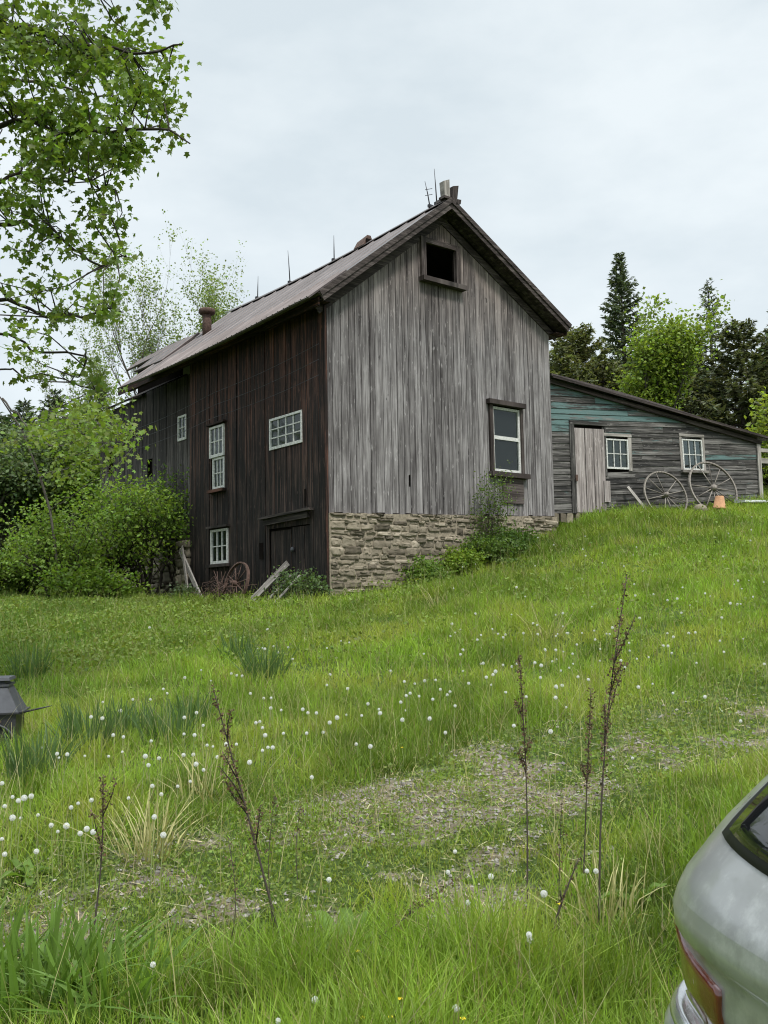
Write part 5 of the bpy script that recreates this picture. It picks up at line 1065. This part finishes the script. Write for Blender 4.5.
# ------------------------------------------------------------------ car
def car():
    T = NT('dusty_silver_painted_reflections'); g = T.n('ShaderNodeTexCoord').outputs['Object']; n = T.noise(g, 90, 3, .6); n2 = T.noise(g, 4, 5, .6)
    col = T.ramp(n2, [(.3, (.30, .305, .305)), (.7, (.37, .375, .375))]); n3 = T.noise(g, 16, 9, .75); n4 = T.noise(g, 2.2, 2); refl_mottle = T.ramp(T.math('ADD', T.math('MULTIPLY', n3, .7), T.math('MULTIPLY', n4, .45)), [(.55, (0, 0, 0)), (.66, (1, 1, 1))]); col = T.mix(T.math('MULTIPLY', refl_mottle, .55), col, (.50, .51, .50)); paint = T.end(T.bsdf(col, T.math('ADD', .2, T.math('MULTIPLY', n2, .2)), .45, .5, bump=n, bs=.02, bd=.002, coat=.6))  # whitish mottle paints tree and sky reflections into the dusty colour
    glass = NT('car_glass'); glass = glass.end(glass.bsdf((.006, .007, .008), .04, 0, .6, coat=.3)); black = plain('black_trim', (.012, .012, .013), .5, var=.2, bs=.05)
    T = NT('tail_lens'); g = T.n('ShaderNodeTexCoord').outputs['Object']; lens = T.end(T.bsdf((.115, .02, .013), .12, 0, .6, bump=T.n('ShaderNodeTexWave', {'Vector': g, 'Scale': 22., 'Distortion': 1.}).outputs[0], bs=.2, bd=.004, coat=1.))
    T = NT('grey_lens'); clear = T.end(T.bsdf((.20, .17, .15), .15, .3, .6, coat=1.))
    chrome = plain('bright_trim', (.75, .76, .77), .2, .9, var=.05, bs=.02); rubber = plain('tyre_rubber', (.018, .018, .018), .85, var=.2); alloy = plain('alloy_rim', (.45, .46, .47), .35, .8, var=.08, bs=.03)
    c = empty('parked_car', (CAR_P[0], CAR_P[1], h1(1.6, 2.2) + .0), CAR_A, 'dusty silver hatchback parked with its rear corner in the bottom right of the frame', 'car')
    # z, rear x, front x, half width, corner power ; local origin = far rear corner line, car spans y 0..-1.8
    K = [(.28, .14, 4.20, .80, 3.6), (.34, .05, 4.32, .86, 4.), (.45, .0, 4.36, .89, 4.4), (.62, .0, 4.36, .90, 4.4), (.74, .01, 4.33, .90, 4.4), (.77, .035, 4.3, .895, 4.4), (.785, .05, 4.28, .89, 4.3), (.86, .032, 4.2, .896, 4.2), (.92, .030, 4.05, .897, 4.2), (.938, .026, 4.0, .896, 4.15), (.955, .016, 3.95, .9, 4.1),
         (.985, .010, 3.9, .9, 4.), (1.02, .018, 3.78, .893, 3.9), (1.05, .032, 3.68, .885, 3.8), (1.10, .066, 3.5, .87, 3.6), (1.16, .115, 3.25, .85, 3.4), (1.25, .205, 3.0, .81, 3.2), (1.40, .37, 2.75, .73, 3.), (1.53, .52, 2.45, .64, 2.8), (1.58, .62, 2.3, .58, 2.6), (1.615, .78, 2.1, .48, 2.4), (1.63, 1.0, 1.8, .28, 2.2)]
    Z = np.array([k[0] for k in K]); KK = np.array(K); N = 160
    def loop(z):
        xr, xf, W, n = [np.interp(z, Z, KK[:, i]) for i in range(1, 5)]; th = np.linspace(0, 2 * math.pi, 1441); cx, L = (xr + xf) / 2, (xf - xr) / 2
        ct, st2 = np.cos(th), np.sin(th); nx = 2 / (n * 2.2) * 1.; X = cx + L * np.sign(ct) * np.abs(ct) ** (2 / (n * 2.4)); Y = -.9 + W * np.sign(st2) * np.abs(st2) ** (2 / n * 1.)
        return X, Y, th
    def ring(z, S):
        X, Y, th = loop(z); d = np.r_[0, np.cumsum(np.hypot(np.diff(X), np.diff(Y)))]; i0 = 720  # start at the middle of the rear
        tot = d[-1]; s = (np.asarray(S) * tot + d[i0]) % tot; return np.stack([np.interp(s, d, X), np.interp(s, d, Y), np.full(len(s), z)], -1)
    # s=0 rear centre; s<0 -> towards far (left) corner, s>0 -> towards near (right)
    S = np.linspace(0, 1, N, endpoint=False); zz = np.unique(np.concatenate([Z, np.linspace(.28, 1.6, 60)])); rows = [ring(z, S) for z in zz]; m = len(rows)
    vs = np.concatenate(rows).tolist(); fs = [(i * N + k, (i + 1) * N + k, (i + 1) * N + (k + 1) % N, i * N + (k + 1) % N) for i in range(m - 1) for k in range(N)] + [tuple(range((m - 1) * N, m * N))[::-1], tuple(range(N))]
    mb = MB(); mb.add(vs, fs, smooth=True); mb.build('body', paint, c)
    def patch(name, mat, s0, s1, z0, z1, off, parent=c, rnd=.0, na=26, nb=14, shape=None):
        P = []; 
        for j in range(nb + 1):
            for i in range(na + 1):
                a, b = 2 * i / na - 1, 2 * j / nb - 1
                if rnd: a, b = a * math.sqrt(max(0, 1 - rnd * b * b / 1.)), b * math.sqrt(max(0, 1 - rnd * a * a / 1.))
                s, z = s0 + (s1 - s0) * (a + 1) / 2, z0 + (z1 - z0) * (b + 1) / 2
                if shape: s, z = shape(s, z, a, b)
                e = 2e-3; p = ring(z, [s])[0]; ds = ring(z, [s + e])[0] - ring(z, [s - e])[0]; dz = ring(z + .006, [s])[0] - ring(z - .006, [s])[0]; n = np.cross(dz, ds); n /= np.linalg.norm(n) + 1e-9
                ctr = np.array([2.2, -.9, .9]); n = n if n @ (p - ctr) > 0 else -n; P.append((p, n))
        vs = [p + n * off for p, n in P]; W = na + 1; fs = [(j * W + i, j * W + i + 1, (j + 1) * W + i + 1, (j + 1) * W + i) for j in range(nb) for i in range(na)]
        # edge skirt back to the body
        rim = [i for i in range(W)] + [j * W + na for j in range(1, nb + 1)] + [nb * W + i for i in range(na - 1, -1, -1)] + [j * W for j in range(nb - 1, 0, -1)]
        b0 = len(vs); vs += [P[i][0] - P[i][1] * .004 for i in rim]; R_ = len(rim); fs += [(rim[k], b0 + k, b0 + (k + 1) % R_, rim[(k + 1) % R_]) for k in range(R_)]
        mb = MB(); mb.add(vs, fs, smooth=True); return mb.build(name, mat, parent)
    q = .076
    rw = patch('rear_window_surround', black, -q, q, 1.118, 1.55, .003, rnd=.2); patch('glass', glass, -q * .955, q * .955, 1.132, 1.54, .006, rw, rnd=.2)
    for sg in (-1, 1):
        o = patch('tail_light', lens, sg * .040, sg * .092, .58, .945, .006, rnd=.03, shape=lambda s, z, a, b: (s, z - .035 * max(0, -a) * (b + 1) / 2)); patch('clear_lens', clear, sg * .046, sg * .06, .66, .84, .009, o, rnd=.3, na=12, nb=10)
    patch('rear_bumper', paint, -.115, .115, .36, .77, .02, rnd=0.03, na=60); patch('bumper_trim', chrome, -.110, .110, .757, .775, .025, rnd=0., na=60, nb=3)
    patch('tailgate_seam', black, -.046, .046, .775, .779, .002, nb=2); patch('number_plate_recess', black, -.028, .028, .80, .90, .003)
    for sg in (-1, 1):
        o = patch('side_window', black, sg * .13, sg * .33, 1.13, 1.5, .003, rnd=.12, na=40); patch('glass', glass, sg * .134, sg * .325, 1.15, 1.485, .006, o, rnd=.12, na=40)
    patch('windscreen', glass, .42, .58, 1.02, 1.5, .004, rnd=.08)
    for x in (.85, 3.45):
        for y in (-.12, -1.68):
            wv = empty('wheel', (x, y, .32)); wv.parent = c; sg = 1 if y > -.9 else -1; Mx = Matrix.Rotation(math.pi / 2, 4, 'X')
            mb = MB(); mb.lathe([(.19, -.1), (.29, -.11), (.325, -.085), (.33, 0), (.325, .085), (.29, .11), (.19, .1), (.19, -.1)], 36, M=Mx); mb.build('tyre', rubber, wv)
            mb = MB(); mb.lathe([(.195, -.09), (.195, .09), (.05, .075 * 1), (0, .08)], 24, M=Mx)
            for k in range(5): a = k * 1.2566; mb.bar((.04 * math.cos(a), -.1 * 1, .04 * math.sin(a)), (.185 * math.cos(a), -.1, .185 * math.sin(a)), .05, .03, (0, 1, 0)); mb.bar((.04 * math.cos(a), .1, .04 * math.sin(a)), (.185 * math.cos(a), .1, .185 * math.sin(a)), .05, .03, (0, 1, 0))
            mb.build('rim', alloy, wv)
car()
